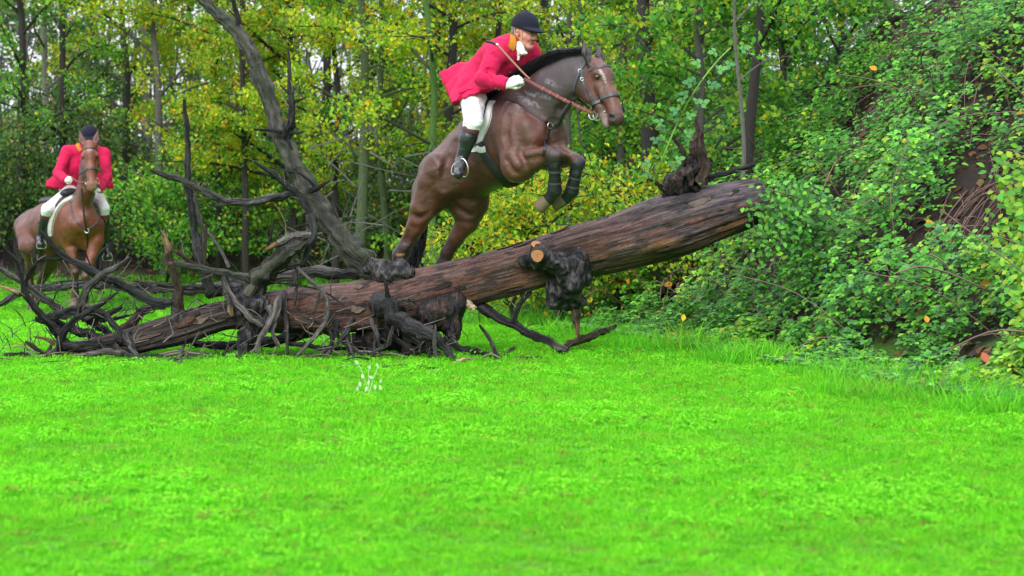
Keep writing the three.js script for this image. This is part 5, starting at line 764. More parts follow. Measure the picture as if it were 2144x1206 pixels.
// fine dead twigs through the crown of the fallen tree
{
  const q = rng(2024);
  for (let i = 0; i < 190; i++) {
    const x = i < 130 ? mix(0, 420, q()) : mix(420, 960, q()), y = i < 130 ? mix(585, 745, q()) : mix(640, 748, q()), a = P(x, y, 14 + mix(-0.35, 0.5, q())); if (a.y < 0.03) a.y = 0.03;
    const d = V(q() - 0.5, mix(-0.5, 0.7, q()), 0.6 * (q() - 0.5)).normalize(), L = mix(0.12, 0.55, q() * q()), k = () => V(q() - 0.5, q() - 0.5, q() - 0.5).multiplyScalar(L * 0.3), b = a.clone().addScaledVector(d, L * 0.35).add(k()), c = a.clone().addScaledVector(d, L * 0.7).add(k()), e = a.clone().addScaledVector(d, L).add(k()), r = mix(0.0025, 0.006, q());
    for (const p of [b, c, e]) p.y = Math.max(0.02, p.y);
    part('twig', tube([a, b, c, e], (t) => r * (1 - 0.65 * t), 5), q() < 0.45 ? twigGrey() : twigDark(), tree0);
    if (q() < 0.6) part('twig', tube([b, b.clone().addScaledVector(d, L * 0.3).add(k()).add(k())], (t) => r * 0.7 * (1 - 0.6 * t), 4), twigDark(), tree0);
  }
  // lifted plates of bark and splinters along the trunk
  const cv = new THREE.CatmullRomCurve3(AX.map(([x, y, dz]) => P(x, y, 14 + dz)), false, 'centripetal');
  for (let i = 0; i < 46; i++) {
    const t = mix(0.12, 0.97, q()), f = t * (AX.length - 1), k = Math.min(AX.length - 2, Math.floor(f)), R = mix(AX[k][3], AX[k + 1][3], f - k) * 14 / FOCAL, c = cv.getPoint(t), T = cv.getTangent(t), an = mix(-0.2, 1.9, q()), N = V(0, Math.sin(an), Math.cos(an)); N.addScaledVector(T, -N.dot(T)).normalize(); const S = T.clone().cross(N), L = mix(0.06, 0.24, q()), w = mix(0.012, 0.04, q()), lift = mix(0.004, 0.03, q() * q());
    const pos = [], idx = [], uv = [], col = [], tone = q() < 0.5 ? lin(58, 46, 44) : q() < 0.6 ? lin(104, 76, 62) : lin(140, 122, 110);
    for (let j = 0; j <= 5; j++) for (let m = 0; m <= 2; m++) for (const h of [0, 1]) { const s = j / 5, e = (m - 1) * w * (0.35 + 0.65 * Math.sin(Math.PI * Math.min(0.98, s + 0.08))) * (1 + 0.4 * noise(i, j, m)), p = c.clone().addScaledVector(N, R * 0.985 + lift * s * s + h * 0.007).addScaledVector(T, (s - 0.5) * L).addScaledVector(S, e).addScaledVector(N, -e * e / R * 0.5); pos.push(p.x, p.y, p.z); uv.push(m * 0.2, s * L * 2); const g = 1 + 0.4 * noise(p.x * 30, p.y * 40, p.z * 30); col.push(tone.r * g, tone.g * g, tone.b * g); }
    const id = (j, m, h) => (j * 3 + m) * 2 + h; for (let j = 0; j < 5; j++) { for (let m = 0; m < 2; m++) for (const h of [0, 1]) { const a = id(j, m, h), b = id(j, m + 1, h), e = id(j + 1, m, h), g = id(j + 1, m + 1, h); idx.push(a, b, e, b, g, e); } for (const m of [0, 2]) { const a = id(j, m, 0), b = id(j, m, 1), e = id(j + 1, m, 0), g = id(j + 1, m, 1); idx.push(a, b, e, b, g, e); } } for (let m = 0; m < 2; m++) idx.push(id(5, m, 0), id(5, m + 1, 0), id(5, m, 1), id(5, m + 1, 0), id(5, m + 1, 1), id(5, m, 1));
    part('bark_plate', buffer(pos, idx, { uv, color: col }), trunkMat, tree0);
  }
}
// loose wood on the grass
const plank = thing('fallen_log', 'weathered brown length of wood resting under the raised end of the trunk', 'log', onGround(1180, 726)); part('wood', limbGeo([[1172, 731, 0.05, 8], [1215, 712, 0.35, 9.5], [1255, 696, 0.6, 9], [1290, 683, 0.8, 6]], { tone: 'brown', ridge: 0.35, sides: 16 }), woodMat, plank);
const stickList = [[[1041, 748, 6], [1020, 700, 5], [1004, 680, 3], 'forked grey stick standing in the grass right of the root mass', 'grey'], [[1078, 728, 4], [1055, 742, 5], [1036, 748, 4], 'short grey stick lying beside the forked stick in the grass', 'grey'], [[800, 768, 4], [840, 766, 4], [920, 772, 3], 'thin dark stick flat on the grass below the root mass', 'black'], [[60, 742, 8], [30, 744, 7], [-10, 742, 5], 'dark dead stick at the left edge of the grass', 'black']];
for (const [a, b, c, label, tone] of stickList) { const g = thing('fallen_stick', label, 'stick', onGround(a[0], Math.max(a[1], 742))); const Z = (p) => { const D = p[1] >= 742 ? (EYE - 0.02) * FOCAL / (p[1] - HORIZON) : 13.9; return [p[0], p[1], D - 14, p[2]]; }; part('wood', limbGeo([Z(a), Z(b), Z(c)], { tone, sides: 10 }), woodMat, g); }
const shards = [['broken orange brown lump of rotten wood at the trunk\'s left tip', [96, 746], [52, 716], 7, 'brown'], ['splintered pale brown chunk of bark above the trunk\'s left tip', [118, 716], [70, 704], 5, 'orange'], ['small rotten wood piece between the orange lump and the trunk', [88, 744], [108, 722], 5, 'orange'], ['fresh pale wood chip in the grass under the bent bough', [958, 760], [975, 752], 7, 'pale']];
for (const [label, a, b, r, tone] of shards) { const base = onGround(a[0], Math.max(a[1], 735)), g = thing('wood_chunk', label, 'wood chunk', base), D = -base.z - 14; part('wood', limbGeo([[a[0], a[1], D, r], [(a[0] + b[0]) / 2 + 3, (a[1] + b[1]) / 2, D - 0.02, r * 0.9], [b[0], b[1], D - 0.04, r * 0.5]], { tone, ridge: 0.7, sides: 12, n: 16 }), tone === 'pale' ? paleWoodMat : woodMat, g); }
const tr = rng(77);
for (let i = 0; i < 34; i++) { const x = i < 22 ? mix(20, 760, tr()) : mix(700, 1120, tr()), y = mix(742, 768, tr() * tr()), a = onGround(x, y, 0.015), L = mix(0.12, 0.5, tr()), th = tr() * Math.PI, d = V(Math.cos(th), 0.12 * (tr() - 0.3), Math.sin(th) * 0.7), g = thing('loose_twig', 'thin dead twig scattered in the grass at the foot of the fallen trunk', 'twig', a, 'dead twigs scattered along the foot of the fallen trunk'); const rr = mix(0.005, 0.012, tr()); part('wood', tube(spline([a, a.clone().addScaledVector(d, L * 0.5).add(V(0, 0.03 * tr(), 0.03 * (tr() - 0.5))), a.clone().addScaledVector(d, L)], 8), (t) => rr * (1 - 0.5 * t), 6), i % 3 ? twigDark() : twigGrey(), g); }
function twigDark() { return twigDark.m ||= new THREE.MeshStandardMaterial({ color: lin(52, 48, 48), roughness: 0.9 }); }
function twigGrey() { return twigGrey.m ||= new THREE.MeshStandardMaterial({ color: lin(122, 112, 102), roughness: 0.9 }); }
// ---------------------------------------------------------------- the land
const bankX = (D) => (D < 22 ? 2.98 - 0.307 * (D - 10.3) : -0.612 - 0.02 * (D - 22));
const bankU = (x, D) => (x - bankX(D)) * 0.956;                             // metres uphill from the foot of the bank
function land(x, z) {
  const D = -z, u = bankU(x, D) + 0.25 * noise(x * 0.5, 3, z * 0.5), far = smooth(2, 8, Math.abs(x) - 14 - D * 0.3);
  let h = -0.28 * smooth(16, 23, D) + 1.35 * smooth(24.5, 33, D) + 0.03 * noise(x * 0.4, 0, z * 0.4) * smooth(12, 18, D);
  if (u > 0) { const s = mix(1.12, 0.86, smooth(13, 22, D)), v = Math.max(0, u - 0.3), rise = s * (v * v / (v + 0.35)); const cap = mix(5.6, 2.3, smooth(17, 26, D)); h += rise < cap ? rise : cap + (rise - cap) * 0.2; h += 0.1 * smooth(0.2, 1.2, u) * noise(x * 1.7, 1, z * 1.7); }
  return h;
}
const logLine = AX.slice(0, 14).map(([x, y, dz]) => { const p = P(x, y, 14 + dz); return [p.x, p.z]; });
function logContactShade(x, z) { let d = 9; for (let i = 1; i < logLine.length; i++) { const [ax, az] = logLine[i - 1], [bx, bz] = logLine[i], t = clamp(((x - ax) * (bx - ax) + (z - az) * (bz - az)) / ((bx - ax) ** 2 + (bz - az) ** 2)); d = Math.min(d, Math.hypot(x - ax - t * (bx - ax), z - az - t * (bz - az))); } return smooth(0.42, 0.12, d + 0.12 * noise(x * 3, 8, z * 3)); }  // contact shade painted under the trunk: dark soil colour and thinner grass
const landN = (x, z) => V(land(x - 0.08, z) - land(x + 0.08, z), 0.16, land(x, z - 0.08) - land(x, z + 0.08)).normalize();
{
  const xs = [], zs = []; for (let x = -9; x <= 12.01; x += 0.14) xs.push(x); for (const e of [10, 13, 17, 22, 30, 45, 70, 120, 220, 420]) { xs.unshift(-e); xs.push(e + 3); }
  for (let z = 2; z >= -48; z -= 0.16) zs.push(z); for (const e of [50, 54, 60, 70, 90, 130, 220, 420, 700]) zs.push(-e); for (const e of [4, 8, 16, 40, 120, 400]) zs.unshift(e);
  const pos = [], col = [], uv = [], gi = [], bi = [], fi = [], W = xs.length;
  const MEADOW = new THREE.Color(0.1, 0.42, 0.012), MEADOW2 = new THREE.Color(0.14, 0.52, 0.016), SOIL = lin(40, 32, 30), SOIL2 = lin(70, 54, 48), LITTER = lin(84, 62, 44);
  for (const z of zs) for (const x of xs) {
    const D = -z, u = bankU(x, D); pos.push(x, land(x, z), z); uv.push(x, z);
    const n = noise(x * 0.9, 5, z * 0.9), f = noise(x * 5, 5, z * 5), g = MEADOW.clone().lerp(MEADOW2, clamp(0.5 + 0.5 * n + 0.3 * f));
    const forest = Math.max(0.85 * logContactShade(x, z), smooth(26.5, 28.5, D + 0.8 * n), smooth(0.15, 0.7, u + 0.3 * n)); g.lerp(SOIL.clone().lerp(SOIL2, clamp(0.4 + 0.6 * f)).lerp(LITTER, 0.5 * smooth(0, 0.5, noise(x * 9, 2, z * 9))), forest); col.push(g.r, g.g, g.b);  // soil of wood and bank, also laid below the log as painted shade
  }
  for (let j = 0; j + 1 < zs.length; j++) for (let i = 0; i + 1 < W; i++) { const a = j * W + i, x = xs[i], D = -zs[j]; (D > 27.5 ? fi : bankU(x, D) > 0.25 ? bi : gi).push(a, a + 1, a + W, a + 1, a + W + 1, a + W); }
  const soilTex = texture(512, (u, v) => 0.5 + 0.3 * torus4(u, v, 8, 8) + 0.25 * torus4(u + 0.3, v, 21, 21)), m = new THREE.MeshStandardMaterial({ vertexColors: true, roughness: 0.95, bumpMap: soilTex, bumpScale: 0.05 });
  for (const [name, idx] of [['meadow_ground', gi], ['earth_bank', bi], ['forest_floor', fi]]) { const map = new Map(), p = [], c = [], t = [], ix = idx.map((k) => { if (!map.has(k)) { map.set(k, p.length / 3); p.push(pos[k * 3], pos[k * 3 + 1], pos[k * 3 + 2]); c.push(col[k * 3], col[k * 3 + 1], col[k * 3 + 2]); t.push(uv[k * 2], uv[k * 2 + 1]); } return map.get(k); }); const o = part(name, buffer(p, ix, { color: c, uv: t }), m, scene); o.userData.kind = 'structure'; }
}
// ---- leaves and blades
function leafGeo(w = 0.62, fold = 0.16, bend = 0.12) {                       // a pointed oval leaf one unit long, folded on its rib
  const st = [[0, 0.02], [0.18, 0.62], [0.42, 1], [0.68, 0.8], [0.88, 0.36], [1, 0.02]], pos = [], idx = [];
  st.forEach(([y, k], i) => { const z = -bend * y * y; pos.push(-w / 2 * k, y, z + fold * k * 0.5, 0, y, z, w / 2 * k, y, z + fold * k * 0.5); if (i) { const a = (i - 1) * 3, b = i * 3; idx.push(a, a + 1, b, a + 1, b + 1, b, a + 1, a + 2, b + 1, a + 2, b + 2, b + 1); } });
  return buffer(pos, idx);
}
const leafOne = leafGeo(0.68), leafSmall = (() => { const g = buffer([-0.33, 0.45, 0.06, 0, 0, 0, 0.33, 0.45, 0.06, 0, 0.5, 0, 0, 1, -0.1, 0.22, 0.8, 0, -0.22, 0.8, 0], [0, 1, 3, 1, 2, 3, 0, 3, 6, 6, 3, 4, 3, 2, 5, 3, 5, 4]); return g; })();
const trefoil = mergeGeometries([[0, 1, 0.32], [1.25, 0.82, 0.14], [-1.25, 0.82, 0.14]].map(([a, s, y]) => leafGeo(0.74, 0.14, 0.18).scale(s * 0.68, s * 0.68, s * 0.68).rotateZ(-a).translate(0, y, 0)));
const bladeGeo = (n, R, L, w, lean, seed) => { const r = rng(seed), pos = [], idx = []; for (let i = 0; i < n; i++) { const a = r() * 6.283, d = R * Math.sqrt(r()), x = Math.cos(a) * d, z = Math.sin(a) * d, l = L * mix(0.5, 1.1, r()), t = r() * 6.283, lx = Math.cos(t), lz = Math.sin(t), k = lean * mix(0.3, 1.2, r()), b = pos.length / 3, ww = w * mix(0.7, 1.3, r()); for (const [s, h, f] of [[1, 0, 0], [0.85, 0.5, 0.28], [0.1, 0.93, 1]]) for (const e of [-1, 1]) pos.push(x + lx * k * f * l - lz * e * ww * s / 2, h * l, z + lz * k * f * l + lx * e * ww * s / 2); idx.push(b, b + 1, b + 2, b + 1, b + 3, b + 2, b + 2, b + 3, b + 4, b + 3, b + 5, b + 4); } return buffer(pos, idx); };
const foliage = (rough = 0.6, through = 0.35) => new THREE.MeshPhysicalMaterial({ color: 0xffffff, roughness: rough, transmission: through, thickness: 0, side: THREE.DoubleSide, specularIntensity: 0.45 });
const leafMat = foliage(0.9, 0.42), brambleMat = foliage(0.55, 0.25), grassMat = foliage(0.95, 0.4); grassMat.specularIntensity = 0.15;
const M4 = (p, q, s) => new THREE.Matrix4().compose(p, q, s.isVector3 ? s : V(s, s, s));
const qr = (r, tilt = 1) => new THREE.Quaternion().setFromEuler(new THREE.Euler((r() - 0.5) * Math.PI * tilt, r() * 6.283, (r() - 0.5) * Math.PI * tilt, 'YXZ'));
const pick = (r, list) => { let t = r() * list.reduce((s, e) => s + e[1], 0); for (const e of list) if ((t -= e[1]) <= 0) return e[0].clone(); return list[0][0].clone(); };
// ---- grass
{
  const r = rng(99), G = [[new THREE.Color(0.165, 0.6, 0.018), 4], [new THREE.Color(0.21, 0.65, 0.022), 3], [new THREE.Color(0.125, 0.52, 0.018), 2], [new THREE.Color(0.26, 0.52, 0.03), 0.5]];
  const lists = [[], [], [], [], []];
  const add = (x, z, big) => {
    const D = -z, u = bankU(x, D), h = land(x, z); if (logContactShade(x, z) > 0.25 + 0.75 * r()) return; if (u > 0.4 || (D > 27.8 && x < 3)) return;
    const edge = smooth(-0.9, 0.1, u + 0.5 * noise(x, 4, z)), patch = noise(x * 0.8, 7, z * 0.8), fine = noise(x * 3.5, 1, z * 3.5), c = pick(r, G); c.multiplyScalar(1 + 0.13 * patch + 0.1 * fine + 0.08 * (r() - 0.5));
    if (r() < 0.03) c.lerp(new THREE.Color(0.3, 0.2, 0.06), 0.7); if (edge > 0.3) c.lerp(new THREE.Color(0.09, 0.4, 0.05), 0.6 * edge * r());
    const s = (0.75 + 0.5 * r()) * big * (1 + 0.22 * patch), tall = edge > 0.35 && u < 0.15 && r() < 0.3 * edge ? 1 : 0;
    const k = tall ? 3 : r() < 0.14 + 0.2 * smooth(0.0, 0.5, patch) ? 4 : Math.floor(r() * 3);
    lists[k].push({ m: M4(V(x, h - 0.004, z), new THREE.Quaternion().setFromEuler(new THREE.Euler((r() - 0.5) * 0.3, r() * 6.283, (r() - 0.5) * 0.3)), V(s, s * (k === 4 ? 0.9 : mix(0.7, 1.25, r())) * (1 + 0.3 * fine), s)), c });
  };
  const band = (d0, d1, per, big) => { const n = Math.round(per * (d1 - d0) * ((d0 + d1) / 2 * 0.62 + 1.6)); for (let i = 0; i < n; i++) { const D = mix(d0, d1, r()), half = D * 0.31 + 0.8; add(mix(-half, half, r()), -D, big); } };
  band(3.6, 6, 1250, 0.75); band(6, 9, 800, 0.9); band(9, 13, 460, 1.1); band(13, 18, 260, 1.3); band(18, 28.5, 130, 1.7);
  const tufts = [bladeGeo(24, 0.055, 0.032, 0.005, 0.9, 1), bladeGeo(22, 0.06, 0.036, 0.0042, 1.1, 2), bladeGeo(24, 0.05, 0.027, 0.006, 0.8, 3), bladeGeo(20, 0.09, 0.11, 0.006, 1.1, 4)];
  const clover = mergeGeometries(Array.from({ length: 9 }, (_, i) => { const q = rng(40 + i), a = q() * 6.283, d = 0.05 * q(); return leafOne.clone().scale(0.018, 0.021, 0.018).rotateX(-0.9 - 0.5 * q()).rotateY(q() * 6.283).translate(Math.cos(a) * d, 0.016 + 0.02 * q(), Math.sin(a) * d); }));
  [...tufts, clover].forEach((g, i) => copies(['grass', 'grass', 'grass', 'tall_grass', 'clover'][i] + (i === 1 ? '_001' : i === 2 ? '_002' : ''), g, grassMat, lists[i], scene));
  tag(scene.getObjectByName('grass'), 'short bright green turf covering the whole meadow', 'grass'); tag(scene.getObjectByName('grass_001'), 'fine soft turf mixed into the bright green meadow', 'grass'); tag(scene.getObjectByName('grass_002'), 'close cropped broad turf mixed into the bright green meadow', 'grass'); tag(scene.getObjectByName('tall_grass'), 'long rank grass along the foot of the bank', 'grass'); tag(scene.getObjectByName('clover'), 'low clover leaves spread through the bright meadow', 'clover');
  console.log('grass', lists.map((l) => l.length).join(' '));
}
// ---------------------------------------------------------------- the wood behind
const trunkBark = (c) => new THREE.MeshStandardMaterial({ color: c, roughness: 0.9, bumpMap: barkTex, bumpScale: 0.02 });
const BARK = { dark: trunkBark(lin(62, 56, 56)), grey: trunkBark(lin(104, 100, 98)), moss: trunkBark(lin(84, 100, 66)), bright: trunkBark(lin(92, 132, 64)), pale: trunkBark(lin(140, 136, 130)) };
const YEL = [[lin(204, 214, 34), 3], [lin(166, 208, 42), 4], [lin(228, 208, 28), 1.6], [lin(126, 184, 54), 3], [lin(232, 160, 44), 0.35]], GRN = [[lin(124, 190, 54), 4], [lin(94, 170, 54), 4], [lin(166, 204, 46), 2], [lin(76, 140, 56), 2], [lin(214, 204, 36), 0.5]], DUSK = [[lin(96, 140, 60), 3], [lin(70, 112, 62), 4], [lin(130, 150, 60), 2], [lin(180, 150, 50), 0.5]], GOLD = [[lin(196, 204, 36), 3], [lin(160, 200, 42), 4], [lin(226, 196, 34), 1.4], [lin(116, 178, 50), 3], [lin(230, 150, 40), 0.5]];
function makeTree(name, label, group, { px, D, h = 7, r = 0.09, lean = 0, leanZ = 0, bark = 'dark', leaves: leaves0 = 3000, pal = YEL, low = 0.8, size = 0.06, limbs = 16, spread = 1.7, seed, base, crook = 0.12, droop = 0.1, category = 'tree' }) {
  const leaves = leaves0 * 1.75, R = rng(seed * 77 + 5), x0 = (px - CX) / FOCAL * D, z0 = P(px, HORIZON, D).z, y0 = base ?? land(x0, z0) - 0.06, g = thing(name, label, category, V(x0, y0, z0), group);
  const axis = []; for (let i = 0; i <= 9; i++) { const t = i / 9; axis.push(V(x0 + lean * h * t + crook * noise(t * 2.4, seed, 1) * (0.3 + t), y0 + h * t, z0 + leanZ * h * t + crook * noise(t * 2.4, seed, 5) * (0.3 + t))); }
  const cv = new THREE.CatmullRomCurve3(axis); part('trunk', tube(cv.getPoints(26), (t) => r * ((1 - 0.72 * t) + 0.35 * Math.exp(-t * h * 5)), 12), BARK[bark], g);
  const tw = [], list = [], end = low / h, leafAt = (p, k) => list.push({ m: M4(p, qr(R, 0.75), V(size, size, size).multiplyScalar(mix(0.6, 1.25, R()))), c: pick(R, pal).multiplyScalar(mix(0.66, 1.12, R())) });
  const wood = [], per = leaves / Math.max(1, limbs * 5);
  for (let i = 0; i < limbs; i++) {
    const t = mix(end, 0.97, Math.pow((i + R()) / limbs, 0.9)), a = cv.getPoint(t), th = R() * 6.283, len = spread * mix(0.55, 1.15, R()) * (1.15 - 0.6 * t), up = mix(0.15, 0.75, R()), d = V(Math.cos(th), up, Math.sin(th)).normalize(), b = a.clone().addScaledVector(d, len * 0.5).add(V(0, 0.05, 0)), c = a.clone().addScaledVector(d, len).add(V(R() - 0.5, -droop * len + 0.2 * (R() - 0.5), R() - 0.5).multiplyScalar(0.5));
    const lc = new THREE.CatmullRomCurve3([a, b, c]), lr0 = Math.min(r * 0.42, 0.012 + len * 0.011); wood.push(tube(lc.getPoints(8), (s) => lr0 * (1 - 0.75 * s), 6));
    for (let k = 0; k < 5; k++) {
      const s = mix(0.2, 1, R()), e = lc.getPoint(s), th2 = R() * 6.283, d2 = V(Math.cos(th2), (R() - 0.35) * 0.9, Math.sin(th2)).normalize().addScaledVector(d, 0.6).normalize(), l2 = mix(0.3, 0.85, R()), f = e.clone().addScaledVector(d2, l2).add(V(0, -droop * l2, 0)), mid = e.clone().lerp(f, 0.5).add(V(0, 0.04, 0));
      tw.push(tube([e, mid, f], (q) => 0.0065 * (1 - 0.6 * q), 4));
      const n = Math.round(per * mix(0.4, 1.6, R())); for (let j = 0; j < n; j++) { const q = R(), w = 0.05 + 0.1 * R(); leafAt(e.clone().lerp(f, q).add(V(R() - 0.5, R() - 0.6, R() - 0.5).multiplyScalar(w * 2.2)), k); }
    }
  }
  if (wood.length) part('limbs', mergeGeometries(wood), BARK[bark === 'bright' ? 'moss' : bark], g).userData.kind = 'stuff';
  if (tw.length) part('twigs', mergeGeometries(tw), BARK[bark === 'pale' ? 'pale' : bark === 'grey' ? 'grey' : 'dark'], g).userData.kind = 'stuff';
  if (list.length) copies('crown', leafSmall, leafMat, list, g);
  return g;
}
const place = (px) => (px < 90 ? 'at the left edge of the photo' : px < 280 ? 'behind the far rider' : px < 470 ? 'behind the tall upright snag' : px < 660 ? 'behind the leaning bough' : px < 900 ? 'between the leaning bough and the jumping horse' : px < 1160 ? 'behind the red coated rider' : px < 1330 ? 'above the jumping horse\'s head' : 'over the top of the bank');
const GT = 'slender trees standing in the thick wood';
const named = [
  ['mossy_tree', 'green mossed trunk standing behind the leaning bough, left of the horse', { px: 757, D: 24, r: 0.085, bark: 'moss', lean: 0.015, leaves: 3600, pal: YEL, low: 1.7, seed: 1 }],
  ['mossy_tree', 'thinner mossy trunk just left of the jumping horse\'s rump', { px: 808, D: 25.2, r: 0.06, bark: 'moss', leaves: 2600, pal: GRN, low: 1.9, seed: 2, lean: -0.005 }],
  ['mossy_tree', 'bright green mossy stem seen between the jumping horse\'s hind legs', { px: 908, D: 22.4, r: 0.062, bark: 'bright', lean: -0.015, leaves: 2600, pal: YEL, low: 2.3, seed: 3 }],
  ['woodland_tree', 'grey trunk rising above the jumping horse\'s croup, close to the coat tails', { px: 902, D: 26, r: 0.075, bark: 'grey', leaves: 2600, pal: YEL, low: 2, seed: 4 }],
  ['woodland_tree', 'stout dark trunk at the top behind the red coated rider\'s back', { px: 945, D: 25, r: 0.1, bark: 'dark', leaves: 2400, pal: YEL, low: 2.2, seed: 5, lean: 0.01 }],
  ['woodland_tree', 'slim dark trunk between the tall upright snag and the leaning bough', { px: 520, D: 26.5, r: 0.055, bark: 'dark', leaves: 5200, pal: GOLD, low: 1.2, seed: 6, lean: -0.02 }],
  ['woodland_tree', 'slender brown trunk just right of the tall upright snag', { px: 462, D: 27.5, r: 0.05, bark: 'dark', leaves: 5200, pal: GOLD, low: 1.4, seed: 7, lean: -0.02 }],
  ['woodland_tree', 'pale grey leaning trunk above the short stretch left of the snag', { px: 345, D: 27.8, r: 0.075, bark: 'grey', leaves: 5000, pal: YEL, low: 1.6, seed: 8, lean: -0.05 }],
  ['woodland_tree', 'dark stemmed tree just right of the far rider\'s shoulder', { px: 262, D: 29, r: 0.06, bark: 'dark', leaves: 4200, pal: YEL, low: 1.5, seed: 9 }],
  ['woodland_tree', 'dark trunk with thin green leaves left of the far rider', { px: 134, D: 29, r: 0.08, bark: 'dark', leaves: 2600, pal: GRN, low: 1.2, seed: 10 }],
  ['woodland_tree', 'dark trunk nearest the left edge of the wood', { px: 45, D: 28.5, r: 0.085, bark: 'dark', leaves: 3800, pal: GRN, low: 1.0, seed: 11 }],
  ['woodland_tree', 'straight grey trunk seen just below the jumping horse\'s jaw', { px: 1192, D: 23, r: 0.045, bark: 'grey', leaves: 2200, pal: YEL, low: 2.4, seed: 12 }],
  ['woodland_tree', 'bare thin stem hanging straight beside the jumping horse\'s folded knees', { px: 1216, D: 21, r: 0.016, h: 4.5, bark: 'grey', leaves: 700, pal: YEL, low: 2.4, limbs: 6, seed: 13, spread: 0.8 }],
  ['woodland_tree', 'thick furrowed trunk to the right of the jumping horse\'s muzzle', { px: 1372, D: 20.5, r: 0.105, bark: 'dark', leaves: 2600, pal: GRN, low: 1.5, seed: 14, lean: -0.03 }],
  ['woodland_tree', 'straight grey sapling rising behind the torn root on the bank', { px: 1548, D: 16.6, r: 0.024, h: 5, bark: 'pale', leaves: 900, pal: GRN, low: 1.6, limbs: 9, seed: 15, lean: 0.012, spread: 1 }],
  ['woodland_tree', 'dark crooked trunk beside the grey sapling on the bank', { px: 1570, D: 18, r: 0.06, bark: 'dark', leaves: 2000, pal: GRN, low: 1.6, seed: 16, lean: 0.03 }],
  ['woodland_tree', 'dark trunk at the top directly above the jumping horse\'s ears', { px: 1225, D: 27, r: 0.08, bark: 'dark', leaves: 2600, pal: YEL, low: 2.2, seed: 17 }],
  ['woodland_tree', 'leafy tree with yellow green crown right of the jumping horse\'s head', { px: 1300, D: 24, r: 0.06, bark: 'grey', leaves: 4600, pal: GOLD, low: 1.0, seed: 18, lean: 0.01, spread: 1.4 }],
  ['woodland_tree', 'green crowned tree standing on top of the bank by its bare earth', { px: 1470, D: 22.5, r: 0.07, bark: 'grey', leaves: 4200, pal: GRN, low: 0.9, seed: 19 }],
  ['woodland_tree', 'broad yellow green tree spreading behind the top of the leaning bough', { px: 610, D: 27, r: 0.075, bark: 'dark', leaves: 6500, pal: GOLD, low: 1.3, seed: 20, spread: 2 }],
  ['woodland_tree', 'yellow leafed tree filling the gap between bough and mossy trunk', { px: 700, D: 26.2, r: 0.06, bark: 'dark', leaves: 5200, pal: YEL, low: 1.3, seed: 21 }],
  ['woodland_tree', 'yellow green tree overhanging the red coated rider from behind', { px: 1040, D: 26, r: 0.07, bark: 'dark', leaves: 5200, pal: GOLD, low: 1.6, seed: 22, spread: 1.9 }],
  ['woodland_tree', 'pale leafed tree above the far rider\'s dark helmet', { px: 195, D: 32, r: 0.07, bark: 'grey', leaves: 3600, pal: YEL, low: 2.2, seed: 23 }],
];
named.push(
  ['hazel_bush', 'leafy green hazel hanging over the bank right of the dark crooked trunk', { px: 1640, D: 19.5, h: 4.2, r: 0.045, bark: 'grey', leaves: 3600, pal: GRN, low: 0.2, seed: 301, limbs: 20, spread: 1.5, size: 0.075 }],
  ['hazel_bush', 'green hazel with paler leaves at the top of the frame beside the bare earth', { px: 1760, D: 20.5, h: 4.5, r: 0.045, bark: 'grey', leaves: 3600, pal: GRN, low: 0.2, seed: 302, limbs: 20, spread: 1.5, size: 0.075 }],
  ['hazel_bush', 'green bush filling the bank between the furrowed trunk and the grey sapling', { px: 1470, D: 19, h: 3.2, r: 0.04, bark: 'grey', leaves: 3200, pal: GRN, low: 0.2, seed: 303, limbs: 20, spread: 1.3, size: 0.07 }],
  ['woodland_tree', 'dark broken trunk crossing the top of the bank above the hazels', { px: 1690, D: 24, h: 7, r: 0.09, bark: 'dark', leaves: 3000, pal: GRN, low: 0.8, seed: 304, lean: 0.02 }],
  ['woodland_tree', 'tree standing on the far bank top above the bare dark earth', { px: 1850, D: 24, h: 7, r: 0.09, bark: 'dark', leaves: 3400, pal: GRN, low: 0.5, seed: 305 }],
);
for (const [name, label, o] of named) makeTree(name, label, null, o);
{ const r = rng(404); for (let i = 0; i < 46; i++) { const D = mix(29, 47, Math.pow(r(), 0.9)), px = mix(-180, 1560, (i + r()) / 46), left = px < 330, bk = left && r() < 0.6 ? 'pale' : r() < 0.6 ? 'dark' : 'grey'; makeTree('background_tree', `slim ${bk} trunked tree deep in the wood ${place(px)}`, `${GT} ${place(px)}`, { px, D, h: mix(7, 9.5, r()), r: mix(0.05, 0.1, r()), bark: bk, leaves: left ? 1100 : px > 600 && px < 960 ? 1900 : 2800, pal: left ? DUSK : r() < 0.5 ? YEL : GRN, low: mix(0.6, 1.8, r()), size: 0.085, limbs: 15, spread: 1.9, seed: 50 + i, lean: (r() - 0.5) * 0.06 }); } }
// shrubs along the edge of the wood
const shrub = (label, o) => makeTree('shrub', label, o.group, { h: 1.9, r: 0.022, limbs: 14, spread: 1.0, low: 0.15, size: 0.055, crook: 0.2, category: 'shrub', ...o });
shrub('golden leaved shrub under the jumping horse\'s belly', { px: 1075, D: 18.6, h: 1.35, leaves: 1900, pal: GOLD, seed: 200, spread: 0.85 });
shrub('yellow leaved shrub below the jumping horse\'s folded hooves', { px: 1175, D: 18.4, h: 1.5, leaves: 2000, pal: GOLD, seed: 201, spread: 0.9 });
shrub('yellow leaved shrub between the hooves and the torn root', { px: 1290, D: 18.2, h: 1.45, leaves: 1900, pal: GOLD, seed: 202, spread: 0.85 });
shrub('leafy yellow green shrub right behind the torn root crown', { px: 1370, D: 17.6, h: 1.2, leaves: 1200, pal: GOLD, seed: 203, spread: 0.7 });
shrub('yellow shrub low behind the jumping horse\'s far hind leg', { px: 1000, D: 20, h: 1.3, leaves: 1500, pal: GOLD, seed: 204, spread: 0.9 });
const US = 'low understorey shrubs along the wood edge';
